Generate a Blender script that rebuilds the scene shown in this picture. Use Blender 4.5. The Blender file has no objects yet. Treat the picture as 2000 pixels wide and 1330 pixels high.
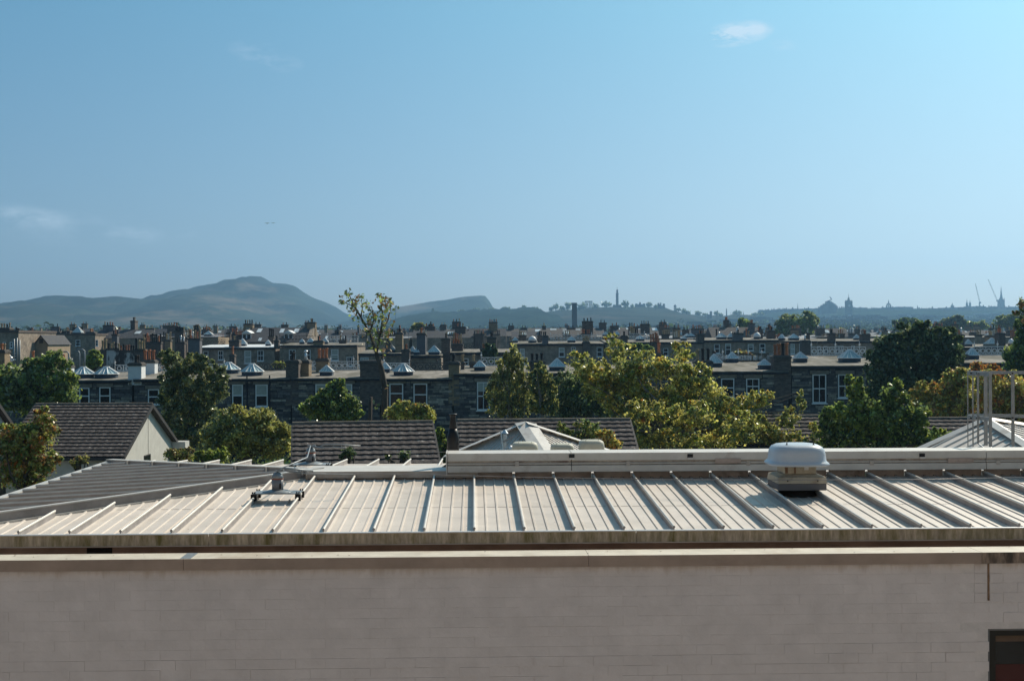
import bpy, math, random
import numpy as np
from mathutils import Matrix, Vector
from mathutils import noise as mn
R = math.radians
rnd = random.Random(7)
sc = bpy.context.scene
col = sc.collection

# ------------------------------------------------------------------ camera
C = 10.5            # eye height over the ground, metres
F = 2570.0          # focal length in photograph pixels (2000 wide)
ROLL = R(-0.2)
cam_d = bpy.data.cameras.new('camera')
cam_d.lens = 36 * F / 2000
cam_d.sensor_width = 36
cam_d.clip_start = 0.2
cam_d.clip_end = 20000
cam = bpy.data.objects.new('camera', cam_d)
col.objects.link(cam)
cam.matrix_world = Matrix.Translation((0, 0, C)) @ Matrix.Rotation(R(90), 4, 'X') @ Matrix.Rotation(ROLL, 4, 'Z')
sc.camera = cam

# ------------------------------------------------------------------ light
SUN_AZ, SUN_EL = R(37), R(39)      # azimuth right of the view direction
sun_dir = Vector((math.sin(SUN_AZ) * math.cos(SUN_EL), math.cos(SUN_AZ) * math.cos(SUN_EL), math.sin(SUN_EL)))
w = bpy.data.worlds.new('World'); sc.world = w; w.use_nodes = True
nt = w.node_tree; nt.nodes.clear()
N = nt.nodes.new; L = nt.links.new
sky = N('ShaderNodeTexSky'); sky.sky_type = 'NISHITA'; sky.sun_disc = False
sky.sun_elevation = SUN_EL; sky.sun_rotation = SUN_AZ
sky.altitude = 0; sky.air_density = 0.5; sky.dust_density = 2.0; sky.ozone_density = 10.0
tint = N('ShaderNodeMix'); tint.data_type = 'RGBA'; tint.blend_type = 'MULTIPLY'
tint.inputs[0].default_value = 1.0
tint.inputs[7].default_value = (0.87, 1.19, 1.04, 1)
gam = N('ShaderNodeGamma'); gam.inputs[1].default_value = 0.77
L(sky.outputs[0], gam.inputs[0]); L(gam.outputs[0], tint.inputs[6])
# thin wisps of cloud, laid out by direction on the sky
tc = N('ShaderNodeTexCoord'); sep = N('ShaderNodeSeparateXYZ'); L(tc.outputs['Generated'], sep.inputs[0])
def M(op, a, b=None, c=None):
    n = N('ShaderNodeMath'); n.operation = op
    for i, v in enumerate((a, b, c)):
        if v is None: continue
        if isinstance(v, (int, float)): n.inputs[i].default_value = v
        else: L(v, n.inputs[i])
    return n.outputs[0]
yy = M('MAXIMUM', sep.outputs[1], 0.02)
azn = M('DIVIDE', sep.outputs[0], yy); eln = M('DIVIDE', sep.outputs[2], yy)
noi = N('ShaderNodeTexNoise'); noi.inputs['Scale'].default_value = 24; noi.inputs['Detail'].default_value = 7
noi.inputs['Roughness'].default_value = 0.62
cmb = N('ShaderNodeCombineXYZ'); L(azn, cmb.inputs[0]); L(M('MULTIPLY', eln, 2.6), cmb.inputs[1]); L(cmb.outputs[0], noi.inputs['Vector'])
nz = noi.outputs[0]
total = None
for (px, py, wx, wy, st) in [(1440, 68, 78, 28, 3.4), (1415, 72, 42, 16, 2.6), (1478, 58, 26, 12, 2.0), (1532, 92, 32, 16, .7), (495, 95, 55, 22, .6), (530, 122, 70, 22, .7),
                         (60, 425, 150, 26, .55), (20, 412, 90, 22, .45), (255, 455, 110, 22, .5), (355, 450, 40, 14, .4), (150, 445, 260, 40, .3)]:
    a0 = (px - 1000) / F; e0 = (665 - py) / F
    dx = M('DIVIDE', M('SUBTRACT', azn, a0), wx / F); dz = M('DIVIDE', M('SUBTRACT', eln, e0), wy / F)
    tilt = M('SUBTRACT', dz, M('MULTIPLY', dx, 0.35 if py < 90 else -0.15))
    d = M('SQRT', M('ADD', M('MULTIPLY', dx, dx), M('MULTIPLY', tilt, tilt)))
    m = M('MULTIPLY', M('MAXIMUM', M('SUBTRACT', 1.0, d), 0.0), st)
    total = m if total is None else M('ADD', total, m)
cl = M('MULTIPLY', total, M('MAXIMUM', M('MULTIPLY', M('SUBTRACT', nz, 0.43), 6.0), 0.0))
cl = M('MINIMUM', M('MULTIPLY', cl, 0.55), 0.82)
elf = N('ShaderNodeMapRange'); L(sep.outputs[2], elf.inputs[0])
elf.inputs[1].default_value = 0.02; elf.inputs[2].default_value = 0.24
elc = N('ShaderNodeMix'); elc.data_type = 'RGBA'; L(elf.outputs[0], elc.inputs[0])
elc.inputs[6].default_value = (1.42, .99, .89, 1); elc.inputs[7].default_value = (.97, 1.12, 1.10, 1)
tv = N('ShaderNodeVectorMath'); tv.operation = 'MULTIPLY'; L(tint.outputs[2], tv.inputs[0]); L(elc.outputs[2], tv.inputs[1])
cmix = N('ShaderNodeMix'); cmix.data_type = 'RGBA'
L(cl, cmix.inputs[0]); L(tv.outputs[0], cmix.inputs[6]); cmix.inputs[7].default_value = (4.3, 5.3, 6.1, 1)
bg = N('ShaderNodeBackground'); bg.inputs[1].default_value = 0.15
L(cmix.outputs[2], bg.inputs[0])
wo = N('ShaderNodeOutputWorld'); L(bg.outputs[0], wo.inputs[0])

sun_d = bpy.data.lights.new('sun', 'SUN'); sun_d.energy = 5.0; sun_d.angle = R(0.5); sun_d.color = (1.0, 0.88, 0.73)
sun = bpy.data.objects.new('sun', sun_d); col.objects.link(sun)
sun.rotation_euler = (-sun_dir).to_track_quat('-Z', 'Y').to_euler()
sun.location = (30, 30, 60)

sc.view_settings.view_transform = 'Standard'; sc.view_settings.look = 'None'
sc.view_settings.exposure = 0.0; sc.view_settings.gamma = 1.0; sc.view_settings.use_curve_mapping = False
sc.render.engine = 'CYCLES'
cy = sc.cycles
cy.use_denoising = True; cy.denoiser = 'OPENIMAGEDENOISE'; cy.denoising_prefilter = 'ACCURATE'; cy.denoising_input_passes = 'RGB_ALBEDO_NORMAL'
cy.max_bounces = 6; cy.diffuse_bounces = 3; cy.glossy_bounces = 2; cy.transmission_bounces = 4
cy.transparent_max_bounces = 6; cy.volume_bounces = 0
cy.sample_clamp_indirect = 6

# ------------------------------------------------------------------ helpers
def at(px, py, Y):
    """the place seen at photograph pixel (px, py), Y metres in front of the camera"""
    X = (px - 1000) / F; U = (665 - py) / F
    return Vector(((X * math.cos(ROLL) - U * math.sin(ROLL)) * Y, Y, C + (X * math.sin(ROLL) + U * math.cos(ROLL)) * Y))

GP = [(-60, 0), (120, 0), (190, 2.0), (300, 2.8), (500, 4.0), (800, 7.0), (1200, 13), (1700, 24), (2400, 30), (9000, 40)]
def ground_z(Y):
    for (a, za), (b, zb) in zip(GP, GP[1:]):
        if Y <= b:
            return za + (zb - za) * max(0, (Y - a)) / (b - a)
    return 40

def mat(name, color, rough=0.85, var=0.25, scale=3.0, bump=0.0, rand=0.0, col2=None, stretch=(1, 1, 1), metallic=0.0,
        spec=0.3, detail=4, c2pos=(0.5, 0.7), local=False, bscale=None):
    m = bpy.data.materials.new(name); m.use_nodes = True
    t = m.node_tree; b = t.nodes['Principled BSDF']
    b.inputs['Roughness'].default_value = rough; b.inputs['Metallic'].default_value = metallic
    b.inputs['Specular IOR Level'].default_value = spec
    g = t.nodes.new('ShaderNodeTexCoord') if local else t.nodes.new('ShaderNodeNewGeometry')
    pos = g.outputs['Object'] if local else g.outputs['Position']
    mp = t.nodes.new('ShaderNodeMapping'); mp.inputs['Scale'].default_value = stretch
    t.links.new(pos, mp.inputs[0])
    n = t.nodes.new('ShaderNodeTexNoise'); n.inputs['Scale'].default_value = scale; n.inputs['Detail'].default_value = detail
    n.inputs['Roughness'].default_value = 0.6
    t.links.new(mp.outputs[0], n.inputs['Vector'])
    r = t.nodes.new('ShaderNodeValToRGB')
    lo = tuple(c * (1 - var) for c in color); hi = tuple(min(1, c * (1 + var)) for c in color)
    r.color_ramp.elements[0].position = 0.3; r.color_ramp.elements[0].color = (*lo, 1)
    r.color_ramp.elements[1].position = 0.7; r.color_ramp.elements[1].color = (*hi, 1)
    t.links.new(n.outputs[0], r.inputs[0])
    out = r.outputs[0]
    if col2 is not None:
        n2 = t.nodes.new('ShaderNodeTexNoise'); n2.inputs['Scale'].default_value = scale * 0.37; n2.inputs['Detail'].default_value = 6
        n2.inputs['Roughness'].default_value = 0.7
        t.links.new(mp.outputs[0], n2.inputs['Vector'])
        rr = t.nodes.new('ShaderNodeMapRange'); rr.inputs[1].default_value = c2pos[0]; rr.inputs[2].default_value = c2pos[1]
        t.links.new(n2.outputs[0], rr.inputs[0])
        mx = t.nodes.new('ShaderNodeMix'); mx.data_type = 'RGBA'
        t.links.new(rr.outputs[0], mx.inputs[0]); t.links.new(out, mx.inputs[6]); mx.inputs[7].default_value = (*col2, 1)
        out = mx.outputs[2]
    if rand > 0:
        oi = t.nodes.new('ShaderNodeObjectInfo')
        mr = t.nodes.new('ShaderNodeMapRange'); mr.inputs[3].default_value = 1 - rand; mr.inputs[4].default_value = 1 + rand
        t.links.new(oi.outputs['Random'], mr.inputs[0])
        hv = t.nodes.new('ShaderNodeHueSaturation'); t.links.new(mr.outputs[0], hv.inputs['Value']); t.links.new(out, hv.inputs['Color'])
        out = hv.outputs[0]
    t.links.new(out, b.inputs['Base Color'])
    if bump > 0:
        bn = t.nodes.new('ShaderNodeTexNoise'); bn.inputs['Scale'].default_value = bscale or scale * 4; bn.inputs['Detail'].default_value = 4
        t.links.new(mp.outputs[0], bn.inputs['Vector'])
        bp = t.nodes.new('ShaderNodeBump'); bp.inputs['Strength'].default_value = 0.6; bp.inputs['Distance'].default_value = bump
        t.links.new(bn.outputs[0], bp.inputs['Height']); t.links.new(bp.outputs[0], b.inputs['Normal'])
    return m

def add_streaks(m, z_top, colr, reach=.16, strength=.8):
    """brown run-off streaks that hang down from height z_top"""
    t = m.node_tree; b = t.nodes['Principled BSDF']; src = b.inputs['Base Color'].links[0].from_socket
    g = t.nodes.new('ShaderNodeNewGeometry'); sp = t.nodes.new('ShaderNodeSeparateXYZ'); t.links.new(g.outputs['Position'], sp.inputs[0])
    mp = t.nodes.new('ShaderNodeMapping'); mp.inputs['Scale'].default_value = (6, 6, .9); t.links.new(g.outputs['Position'], mp.inputs[0])
    n = t.nodes.new('ShaderNodeTexNoise'); n.inputs['Scale'].default_value = 2.2; n.inputs['Detail'].default_value = 6; n.inputs['Roughness'].default_value = .7; t.links.new(mp.outputs[0], n.inputs['Vector'])
    r = t.nodes.new('ShaderNodeMapRange'); r.inputs[1].default_value = z_top - reach; r.inputs[2].default_value = z_top; t.links.new(sp.outputs[2], r.inputs[0])
    a = t.nodes.new('ShaderNodeMath'); a.operation = 'MULTIPLY_ADD'; t.links.new(r.outputs[0], a.inputs[0]); a.inputs[1].default_value = .42; t.links.new(n.outputs[0], a.inputs[2])
    q = t.nodes.new('ShaderNodeMapRange'); q.inputs[1].default_value = .72; q.inputs[2].default_value = 1.0; q.inputs[4].default_value = strength; t.links.new(a.outputs[0], q.inputs[0])
    x = t.nodes.new('ShaderNodeMix'); x.data_type = 'RGBA'; t.links.new(q.outputs[0], x.inputs[0]); t.links.new(src, x.inputs[6]); x.inputs[7].default_value = (*colr, 1)
    t.links.new(x.outputs[2], b.inputs['Base Color'])

def leafmat(name, color, trans=0.55, gloss=0.07):
    m = bpy.data.materials.new(name); m.use_nodes = True
    t = m.node_tree; t.nodes.clear(); nn = t.nodes.new
    g = nn('ShaderNodeNewGeometry')
    n = nn('ShaderNodeTexNoise'); n.inputs['Scale'].default_value = 1.3; n.inputs['Detail'].default_value = 6; n.inputs['Roughness'].default_value = .75
    t.links.new(g.outputs['Position'], n.inputs['Vector'])
    mr = nn('ShaderNodeMapRange'); mr.inputs[1].default_value = .3; mr.inputs[2].default_value = .7; mr.inputs[3].default_value = .55; mr.inputs[4].default_value = 1.45
    t.links.new(n.outputs[0], mr.inputs[0])
    rpi = nn('ShaderNodeMapRange'); rpi.inputs[3].default_value = .5; rpi.inputs[4].default_value = 1.5
    t.links.new(g.outputs['Random Per Island'], rpi.inputs[0])
    mu = nn('ShaderNodeMath'); mu.operation = 'MULTIPLY'; t.links.new(mr.outputs[0], mu.inputs[0]); t.links.new(rpi.outputs[0], mu.inputs[1])
    hv = nn('ShaderNodeHueSaturation'); hv.inputs['Color'].default_value = (*color, 1); t.links.new(mu.outputs[0], hv.inputs['Value'])
    d = nn('ShaderNodeBsdfDiffuse'); tr = nn('ShaderNodeBsdfTranslucent'); gl = nn('ShaderNodeBsdfGlossy'); gl.inputs['Roughness'].default_value = .32
    gl.inputs['Color'].default_value = (.8, .85, .8, 1)
    t.links.new(hv.outputs[0], d.inputs[0]); t.links.new(hv.outputs[0], tr.inputs[0])
    m1 = nn('ShaderNodeMixShader'); m1.inputs[0].default_value = trans; t.links.new(d.outputs[0], m1.inputs[1]); t.links.new(tr.outputs[0], m1.inputs[2])
    m2 = nn('ShaderNodeMixShader'); m2.inputs[0].default_value = gloss; t.links.new(m1.outputs[0], m2.inputs[1]); t.links.new(gl.outputs[0], m2.inputs[2])
    o = nn('ShaderNodeOutputMaterial'); t.links.new(m2.outputs[0], o.inputs[0])
    return m

def glassmat(name, color, rough=0.08):
    """window glass seen from outside: mirrors the sky over a dark room"""
    return mat(name, color, rough=rough, var=0.35, scale=1.2, spec=0.3)

class MB:
    def __init__(s): s.v = []; s.f = []; s.m = []; s.smooth = False
    def add(s, vs, fs, mi=0):
        b = len(s.v); s.v += [tuple(v) for v in vs]; s.f += [tuple(b + i for i in f) for f in fs]; s.m += [mi] * len(fs); return s
    def box(s, x0, x1, y0, y1, z0, z1, mi=0):
        vs = [(x, y, z) for x in (x0, x1) for y in (y0, y1) for z in (z0, z1)]
        return s.add(vs, [(0, 1, 3, 2), (4, 6, 7, 5), (0, 4, 5, 1), (2, 3, 7, 6), (0, 2, 6, 4), (1, 5, 7, 3)], mi)
    def frus(s, cx, cy, z0, z1, hx0, hy0, hx1, hy1, mi=0):
        vs = [(cx + a * hx0, cy + b * hy0, z0) for a, b in ((-1, -1), (1, -1), (1, 1), (-1, 1))] + [(cx + a * hx1, cy + b * hy1, z1) for a, b in ((-1, -1), (1, -1), (1, 1), (-1, 1))]
        return s.add(vs, [(3, 2, 1, 0), (4, 5, 6, 7), (0, 1, 5, 4), (1, 2, 6, 5), (2, 3, 7, 6), (3, 0, 4, 7)], mi)
    def tube(s, pts, rs, n=6, mi=0, cap=True):
        pts = [Vector(p) for p in pts]
        if isinstance(rs, (int, float)): rs = [rs] * len(pts)
        b = len(s.v)
        for i, p in enumerate(pts):
            d = (pts[min(i + 1, len(pts) - 1)] - pts[max(i - 1, 0)]).normalized()
            a = d.cross(Vector((0, 0, 1)) if abs(d.z) < .9 else Vector((1, 0, 0))).normalized(); c = d.cross(a)
            for k in range(n):
                t = 2 * math.pi * k / n
                s.v.append(tuple(p + (a * math.cos(t) + c * math.sin(t)) * rs[i]))
        for i in range(len(pts) - 1):
            for k in range(n):
                s.f.append((b + i * n + k, b + i * n + (k + 1) % n, b + (i + 1) * n + (k + 1) % n, b + (i + 1) * n + k)); s.m.append(mi)
        if cap:
            s.f.append(tuple(b + k for k in range(n))[::-1]); s.m.append(mi)
            s.f.append(tuple(b + (len(pts) - 1) * n + k for k in range(n))); s.m.append(mi)
        return s
    def lathe(s, cx, cy, prof, n=10, mi=0, sq=None):
        """prof: (radius, z) list; sq: exponent >2 gives a rounded square"""
        b = len(s.v)
        for r, z in prof:
            for k in range(n):
                t = 2 * math.pi * (k + .5) / n; c, q = math.cos(t), math.sin(t); rr = r
                if sq: rr = r / ((abs(c) ** sq + abs(q) ** sq) ** (1 / sq))
                s.v.append((cx + rr * c, cy + rr * q, z))
        for i in range(len(prof) - 1):
            for k in range(n):
                s.f.append((b + i * n + k, b + i * n + (k + 1) % n, b + (i + 1) * n + (k + 1) % n, b + (i + 1) * n + k)); s.m.append(mi)
        s.f.append(tuple(b + k for k in range(n))[::-1]); s.m.append(mi)
        s.f.append(tuple(b + (len(prof) - 1) * n + k for k in range(n))); s.m.append(mi)
        return s
    def mesh(s, name, mats, smooth=False):
        me = bpy.data.meshes.new(name); me.from_pydata(s.v, [], s.f)
        for m in (mats if isinstance(mats, (list, tuple)) else [mats]): me.materials.append(m)
        if any(s.m): me.polygons.foreach_set('material_index', s.m)
        if smooth: me.polygons.foreach_set('use_smooth', [True] * len(me.polygons))
        me.update(); return me
    def build(s, name, mats, parent=None, loc=(0, 0, 0), rz=0, smooth=False, bevel=0):
        return link(name, s.mesh(name, mats, smooth), parent, loc, rz, bevel)
def link(name, me, parent=None, loc=(0, 0, 0), rz=0, bevel=0):
    o = bpy.data.objects.new(name, me); col.objects.link(o); o.location = loc; o.rotation_euler = (0, 0, rz)
    if parent is not None: o.parent = parent
    if bevel:
        b = o.modifiers.new('bevel', 'BEVEL'); b.width = bevel; b.segments = 2; b.limit_method = 'ANGLE'
    return o
def tag(o, label=None, cat=None, group=None, kind=None):
    if label: o['label'] = label
    if cat: o['category'] = cat
    if group: o['group'] = group
    if kind: o['kind'] = kind
    return o
def thing(name, label, cat, loc, rz=0, group=None):
    o = bpy.data.objects.new(name, None); col.objects.link(o); o.empty_display_size = .3
    o.location = loc; o.rotation_euler = (0, 0, rz); return tag(o, label, cat, group)
def copy_tree(o, parent=None):
    c = o.copy(); col.objects.link(c); c.parent = parent
    for ch in list(o.children): copy_tree(ch, c)
    return c

# ------------------------------------------------------------------ materials
m_roofmetal = mat('weathered_roof_metal', (.66, .58, .50), rough=.5, var=.10, scale=2.6, rand=.05, metallic=.0, spec=.4, col2=(.50, .43, .35), c2pos=(.52, .78), bump=.002, bscale=9)
m_seam = mat('roof_seam_metal', (.62, .58, .52), rough=.45, var=.1, scale=7, metallic=.2, spec=.45)
m_web = mat('shade_toned_web_and_lap', (.30, .275, .26), rough=.6, var=.2, scale=6)  # shade painted into seam webs and hip upstands; also the dark lap line
m_flash = mat('flashing_metal', (.46, .42, .38), rough=.5, var=.15, scale=3, metallic=.15, col2=(.33, .26, .2), c2pos=(.5, .75))
m_pinkflash = mat('pinkish_closure_metal', (.42, .33, .28), rough=.6, var=.2, scale=8, col2=(.16, .12, .1), c2pos=(.55, .75))
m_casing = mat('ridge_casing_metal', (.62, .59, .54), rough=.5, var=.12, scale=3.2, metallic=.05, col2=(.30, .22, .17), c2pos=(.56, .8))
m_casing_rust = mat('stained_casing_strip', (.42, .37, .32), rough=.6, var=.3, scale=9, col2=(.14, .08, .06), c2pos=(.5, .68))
m_gutter = mat('mossy_gutter_face', (.44, .37, .28), rough=.85, var=.4, scale=11, stretch=(2.6, 2.6, .5), col2=(.16, .14, .05), c2pos=(.44, .66))
m_gutterlip = mat('gutter_lip_metal', (.62, .62, .62), rough=.4, var=.1, scale=6, metallic=.3)
m_dark = mat('dark_recess', (.02, .018, .017), rough=.9)
m_fascia = mat('brown_fascia', (.38, .27, .22), rough=.75, var=.3, scale=3)
m_coping = mat('powder_coated_coping', (.33, .245, .20), rough=.5, var=.15, scale=4, metallic=.0, col2=(.22, .155, .12), c2pos=(.55, .8))
m_coptop = mat('pale_coping_top', (.60, .54, .44), rough=.6, var=.15, scale=5, col2=(.45, .37, .28), c2pos=(.5, .7))  # coping top, paler than the front face
m_copstain = mat('stained_coping', (.30, .22, .17), rough=.7, var=.5, scale=14, stretch=(2, 2, .4), col2=(.06, .045, .035), c2pos=(.4, .6))
m_brickpaint = mat('painted_brick', (.62, .56, .555), rough=.75, var=.07, scale=5, rand=.02, bump=.003, bscale=30)
add_streaks(m_brickpaint, C - 1.713, (.34, .24, .18), .10, .45)
m_mortar = mat('painted_mortar', (.60, .545, .535), rough=.85, var=.12, scale=9, bump=.002, bscale=60)
m_stain = mat('rust_brown_sealant', (.20, .12, .075), rough=.8, var=.35, scale=20)
m_black = mat('black_plastic', (.012, .013, .016), rough=.45, var=.3, scale=8)
m_blackframe = mat('black_window_frame', (.008, .008, .008), rough=.35, var=.1)
m_redreflect = mat('red_reflection', (.055, .014, .012), rough=.7, var=.3, scale=2)
m_brownreflect = mat('brown_reflection', (.10, .065, .045), rough=.8, var=.2, scale=12)
m_darkglass = glassmat('dark_window_glass', (.012, .014, .017))
m_cowl = mat('pale_blue_grey_cowl', (.50, .55, .60), rough=.35, var=.05, scale=4, spec=.5)
m_cream = mat('cream_cowl', (.52, .50, .40), rough=.55, var=.08, scale=5)
m_tanbox = mat('weathered_fan_base', (.45, .40, .31), rough=.65, var=.2, scale=9, col2=(.25, .17, .1), c2pos=(.52, .75))
m_steel = mat('galvanised_steel', (.26, .28, .29), rough=.5, var=.15, scale=12, metallic=.45, spec=.5)
m_postgrey = mat('grey_post', (.20, .205, .215), rough=.45, var=.15, scale=10)
m_wire = mat('steel_wire', (.25, .24, .24), rough=.4, metallic=.6)
m_redseal = mat('orange_sealing_ring', (.4, .1, .04), rough=.6)
m_render = mat('cream_render', (.56, .545, .49), rough=.9, var=.08, scale=2.5, bump=.004, bscale=40)
m_ownwall = mat('buff_wall', (.34, .30, .26), rough=.9, var=.1, scale=1)
m_tile = mat('lichened_concrete_tile', (.085, .073, .068), rough=.95, var=.5, scale=13, rand=.22, bump=.006, bscale=30, col2=(.36, .33, .29), c2pos=(.60, .66))
m_tileedge = mat('tile_front_edge', (.02, .018, .017), rough=.95, var=.4, scale=8)
m_ridge = mat('ridge_tile', (.15, .13, .105), rough=.9, var=.35, scale=9, rand=.2)
m_barge = mat('dark_bargeboard', (.05, .045, .042), rough=.6, var=.2)
m_fasciaw = mat('white_fascia', (.6, .58, .53), rough=.6, var=.1)
stone_cols = [(.16, .145, .135), (.10, .095, .095), (.22, .195, .165), (.07, .068, .07), (.36, .32, .26), (.13, .12, .12)]
m_stones = [mat('rubble_stone', c, rough=.95, var=.35, scale=5, rand=.2, bump=.02, bscale=6) for c in stone_cols]
m_joint = mat('dark_stone_joint', (.05, .047, .045), rough=.95, var=.4, scale=4)
m_ashlar = mat('sooty_ashlar', (.32, .26, .20), rough=.95, var=.35, scale=2.2, col2=(.15, .125, .10), c2pos=(.45, .7), bump=.03, bscale=3)
m_surround = mat('window_surround_stone', (.24, .20, .155), rough=.9, var=.25, scale=3)
m_stackdark = mat('sooty_stack', (.13, .105, .09), rough=.95, var=.45, scale=3, stretch=(1, 1, 3))
m_stacktan = mat('tan_stack_stone', (.27, .2, .125), rough=.95, var=.3, scale=3, stretch=(1, 1, 3), col2=(.1, .08, .06), c2pos=(.5, .72))
m_stackwhite = mat('white_painted_stack', (.74, .74, .72), rough=.8, var=.06, scale=2)
m_stackgrey = mat('grey_rendered_stack', (.14, .14, .15), rough=.9, var=.2, scale=2)
m_cope = mat('stack_cope', (.09, .08, .07), rough=.95, var=.3, scale=4)
m_pot = [mat('terracotta_pot', (.46, .17, .08), rough=.85, var=.3, scale=6, rand=.3), mat('buff_pot', (.42, .30, .17), rough=.85, var=.2, scale=6, rand=.2),
         mat('black_pot', (.03, .028, .028), rough=.8, var=.3, scale=6), mat('white_pot', (.6, .57, .48), rough=.8, var=.1, scale=6)]
m_cowlsteel = mat('shiny_pot_cowl', (.72, .72, .72), rough=.3, metallic=.6, var=.1)
m_felt = mat('grey_roof_felt', (.28, .255, .22), rough=.9, spec=.1, var=.35, scale=1.3, col2=(.14, .13, .10), c2pos=(.42, .62), stretch=(1, .35, 1))
m_lead = mat('grey_lead_roof', (.22, .225, .235), rough=.7, var=.15, scale=1.5)
m_eave = mat('dark_gutter_band', (.022, .026, .036), rough=.7, var=.3, scale=3)
m_white = mat('white_paint', (.78, .78, .76), rough=.5, var=.05, scale=5)
m_iron = mat('white_cast_iron', (.66, .66, .64), rough=.6, var=.15, scale=6)
m_darkiron = mat('dark_cast_iron', (.07, .065, .06), rough=.7, var=.3, scale=6)
m_cupglass = mat('skylight_glass', (.42, .56, .56), rough=.3, var=.25, scale=1.5, spec=.9)
m_cupbase = mat('skylight_curb', (.04, .06, .085), rough=.6, var=.2)
m_curtain = mat('net_curtain', (.42, .43, .38), rough=.9, var=.15, scale=5)
m_slate = mat('blue_grey_slate', (.062, .062, .068), rough=.7, var=.3, scale=2.5, stretch=(1, 1, 4), col2=(.10, .095, .08), c2pos=(.5, .8), spec=.12)
m_slatebrown = mat('brown_grey_slate', (.12, .113, .107), spec=.1, rough=.9, var=.25, scale=2, stretch=(1, 1, 4))
m_tan = mat('tan_sandstone', (.34, .265, .18), rough=.9, var=.15, scale=1.6)
m_bark = mat('bark', (.085, .07, .055), rough=.95, var=.4, scale=6, stretch=(1, 1, .3), bump=.02)
m_palebark = mat('pale_bark', (.20, .175, .15), rough=.9, var=.35, scale=8, stretch=(1, 1, .4))
LM = {
 'fardark': leafmat('leaf_far_dark', (.05, .07, .035), .3, .0),
 'green': leafmat('leaf_green', (.26, .34, .085)), 'deep': leafmat('leaf_deep_green', (.095, .14, .05), .42, .06),
 'grey': leafmat('leaf_grey_green', (0.26, 0.29, 0.13)), 'lime': leafmat('leaf_lime', (0.36, 0.41, 0.07)),
 'yellow': leafmat('leaf_yellow_green', (0.66, 0.61, 0.16)), 'gold': leafmat('leaf_gold', (0.74, 0.5, 0.09)),
 'orange': leafmat('leaf_orange', (0.62, 0.25, 0.05)), 'brown': leafmat('leaf_brown', (0.34, 0.2, 0.09), .35), 'olive': leafmat('leaf_olive', (0.44, 0.42, 0.12)),
}
m_ground = mat('garden_grass_and_earth', (.05, .06, .025), rough=1, spec=0, var=.5, scale=.35, col2=(.10, .09, .07), c2pos=(.5, .7))
m_hill = mat('hill_grass_and_gorse', (.04, .052, .032), rough=1, spec=0, var=.45, scale=.006, col2=(.17, .135, .09), c2pos=(.52, .62), bump=12, bscale=.012, detail=9, stretch=(1, .5, 3))
m_wood = mat('far_tree_cover', (.018, .03, .014), rough=1, spec=0, var=.5, scale=.02, bump=4, bscale=.05)
m_calton = mat('dry_hillside', (.035, .042, .025), rough=1, spec=0, var=.4, scale=.01, col2=(.10, .08, .055), c2pos=(.53, .64), stretch=(1, 1, 3))
m_farstone = mat('far_city_stone', (.035, .035, .035), rough=.9, var=.4, scale=.05)
m_farwhite = mat('far_pale_render', (.42, .42, .40), rough=.7, var=.3, scale=.1)
m_farroof = mat('far_roof_slate', (.05, .05, .055), rough=.6, var=.4, scale=.05)

# ------------------------------------------------------------------ ground, hills, air
def sheet(name, xs, ys, zf, m, kind='structure', smooth=True):
    nx, ny = len(xs), len(ys)
    v = [(x, y, zf(x, y)) for y in ys for x in xs]
    f = [(j * nx + i, j * nx + i + 1, (j + 1) * nx + i + 1, (j + 1) * nx + i) for j in range(ny - 1) for i in range(nx - 1)]
    me = bpy.data.meshes.new(name); me.from_pydata(v, [], f); me.materials.append(m)
    if smooth: me.polygons.foreach_set('use_smooth', [True] * len(me.polygons))
    o = bpy.data.objects.new(name, me); col.objects.link(o); o['kind'] = kind; return o
sheet('ground', [-9000, -3000, -1000, -300, -80, 0, 80, 300, 1000, 3000, 9000],
      [-200, 0, 60, 120, 190, 300, 500, 800, 1200, 1700, 2400, 4000, 9000], lambda x, y: ground_z(y), m_ground, smooth=False)

def hill(name, pts, Y0, front, back, m, rough=6, nsc=.008, step=12, foot=-5, power=1.3, tree=0, ny=46):
    """a ridge whose crest passes through the skyline points; front/back: how far its flanks run"""
    P = [at(px, py, Y0) for px, py in pts]
    X = [p.x for p in P]; Z = [p.z for p in P]
    def crest(x):
        return float(np.interp(x, X, Z))
    x0, x1 = X[0], X[-1]; n = int((x1 - x0) / step)
    xs = [x0 + (x1 - x0) * i / n for i in range(n + 1)]
    ys = [Y0 - front * (1 - i / (ny * .7)) for i in range(int(ny * .7) + 1)] + [Y0 + back * i / (ny * .3) for i in range(1, int(ny * .3) + 1)]
    def zf(x, y):
        d = (Y0 - y) / front if y < Y0 else (y - Y0) / back
        k = max(0, 1 - d) ** power
        base = foot
        wv = 1 + .25 * mn.noise(Vector((x * .004, y * .003, 3))) * min(1, d * 3)
        kk = min(1, k * (wv if d > .05 else 1))
        z = base + (crest(x) - base) * kk
        z += rough * min(1, d * 5) * mn.fractal(Vector((x * nsc, y * nsc, 0)), .9, 2.1, 5)
        if tree: z += tree * (abs(mn.noise(Vector((x * .07, y * .05, 7)))) + .6 * abs(mn.noise(Vector((x * .17, y * .1, 1)))))
        return z
    return sheet(name, xs, ys, zf, m)

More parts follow.
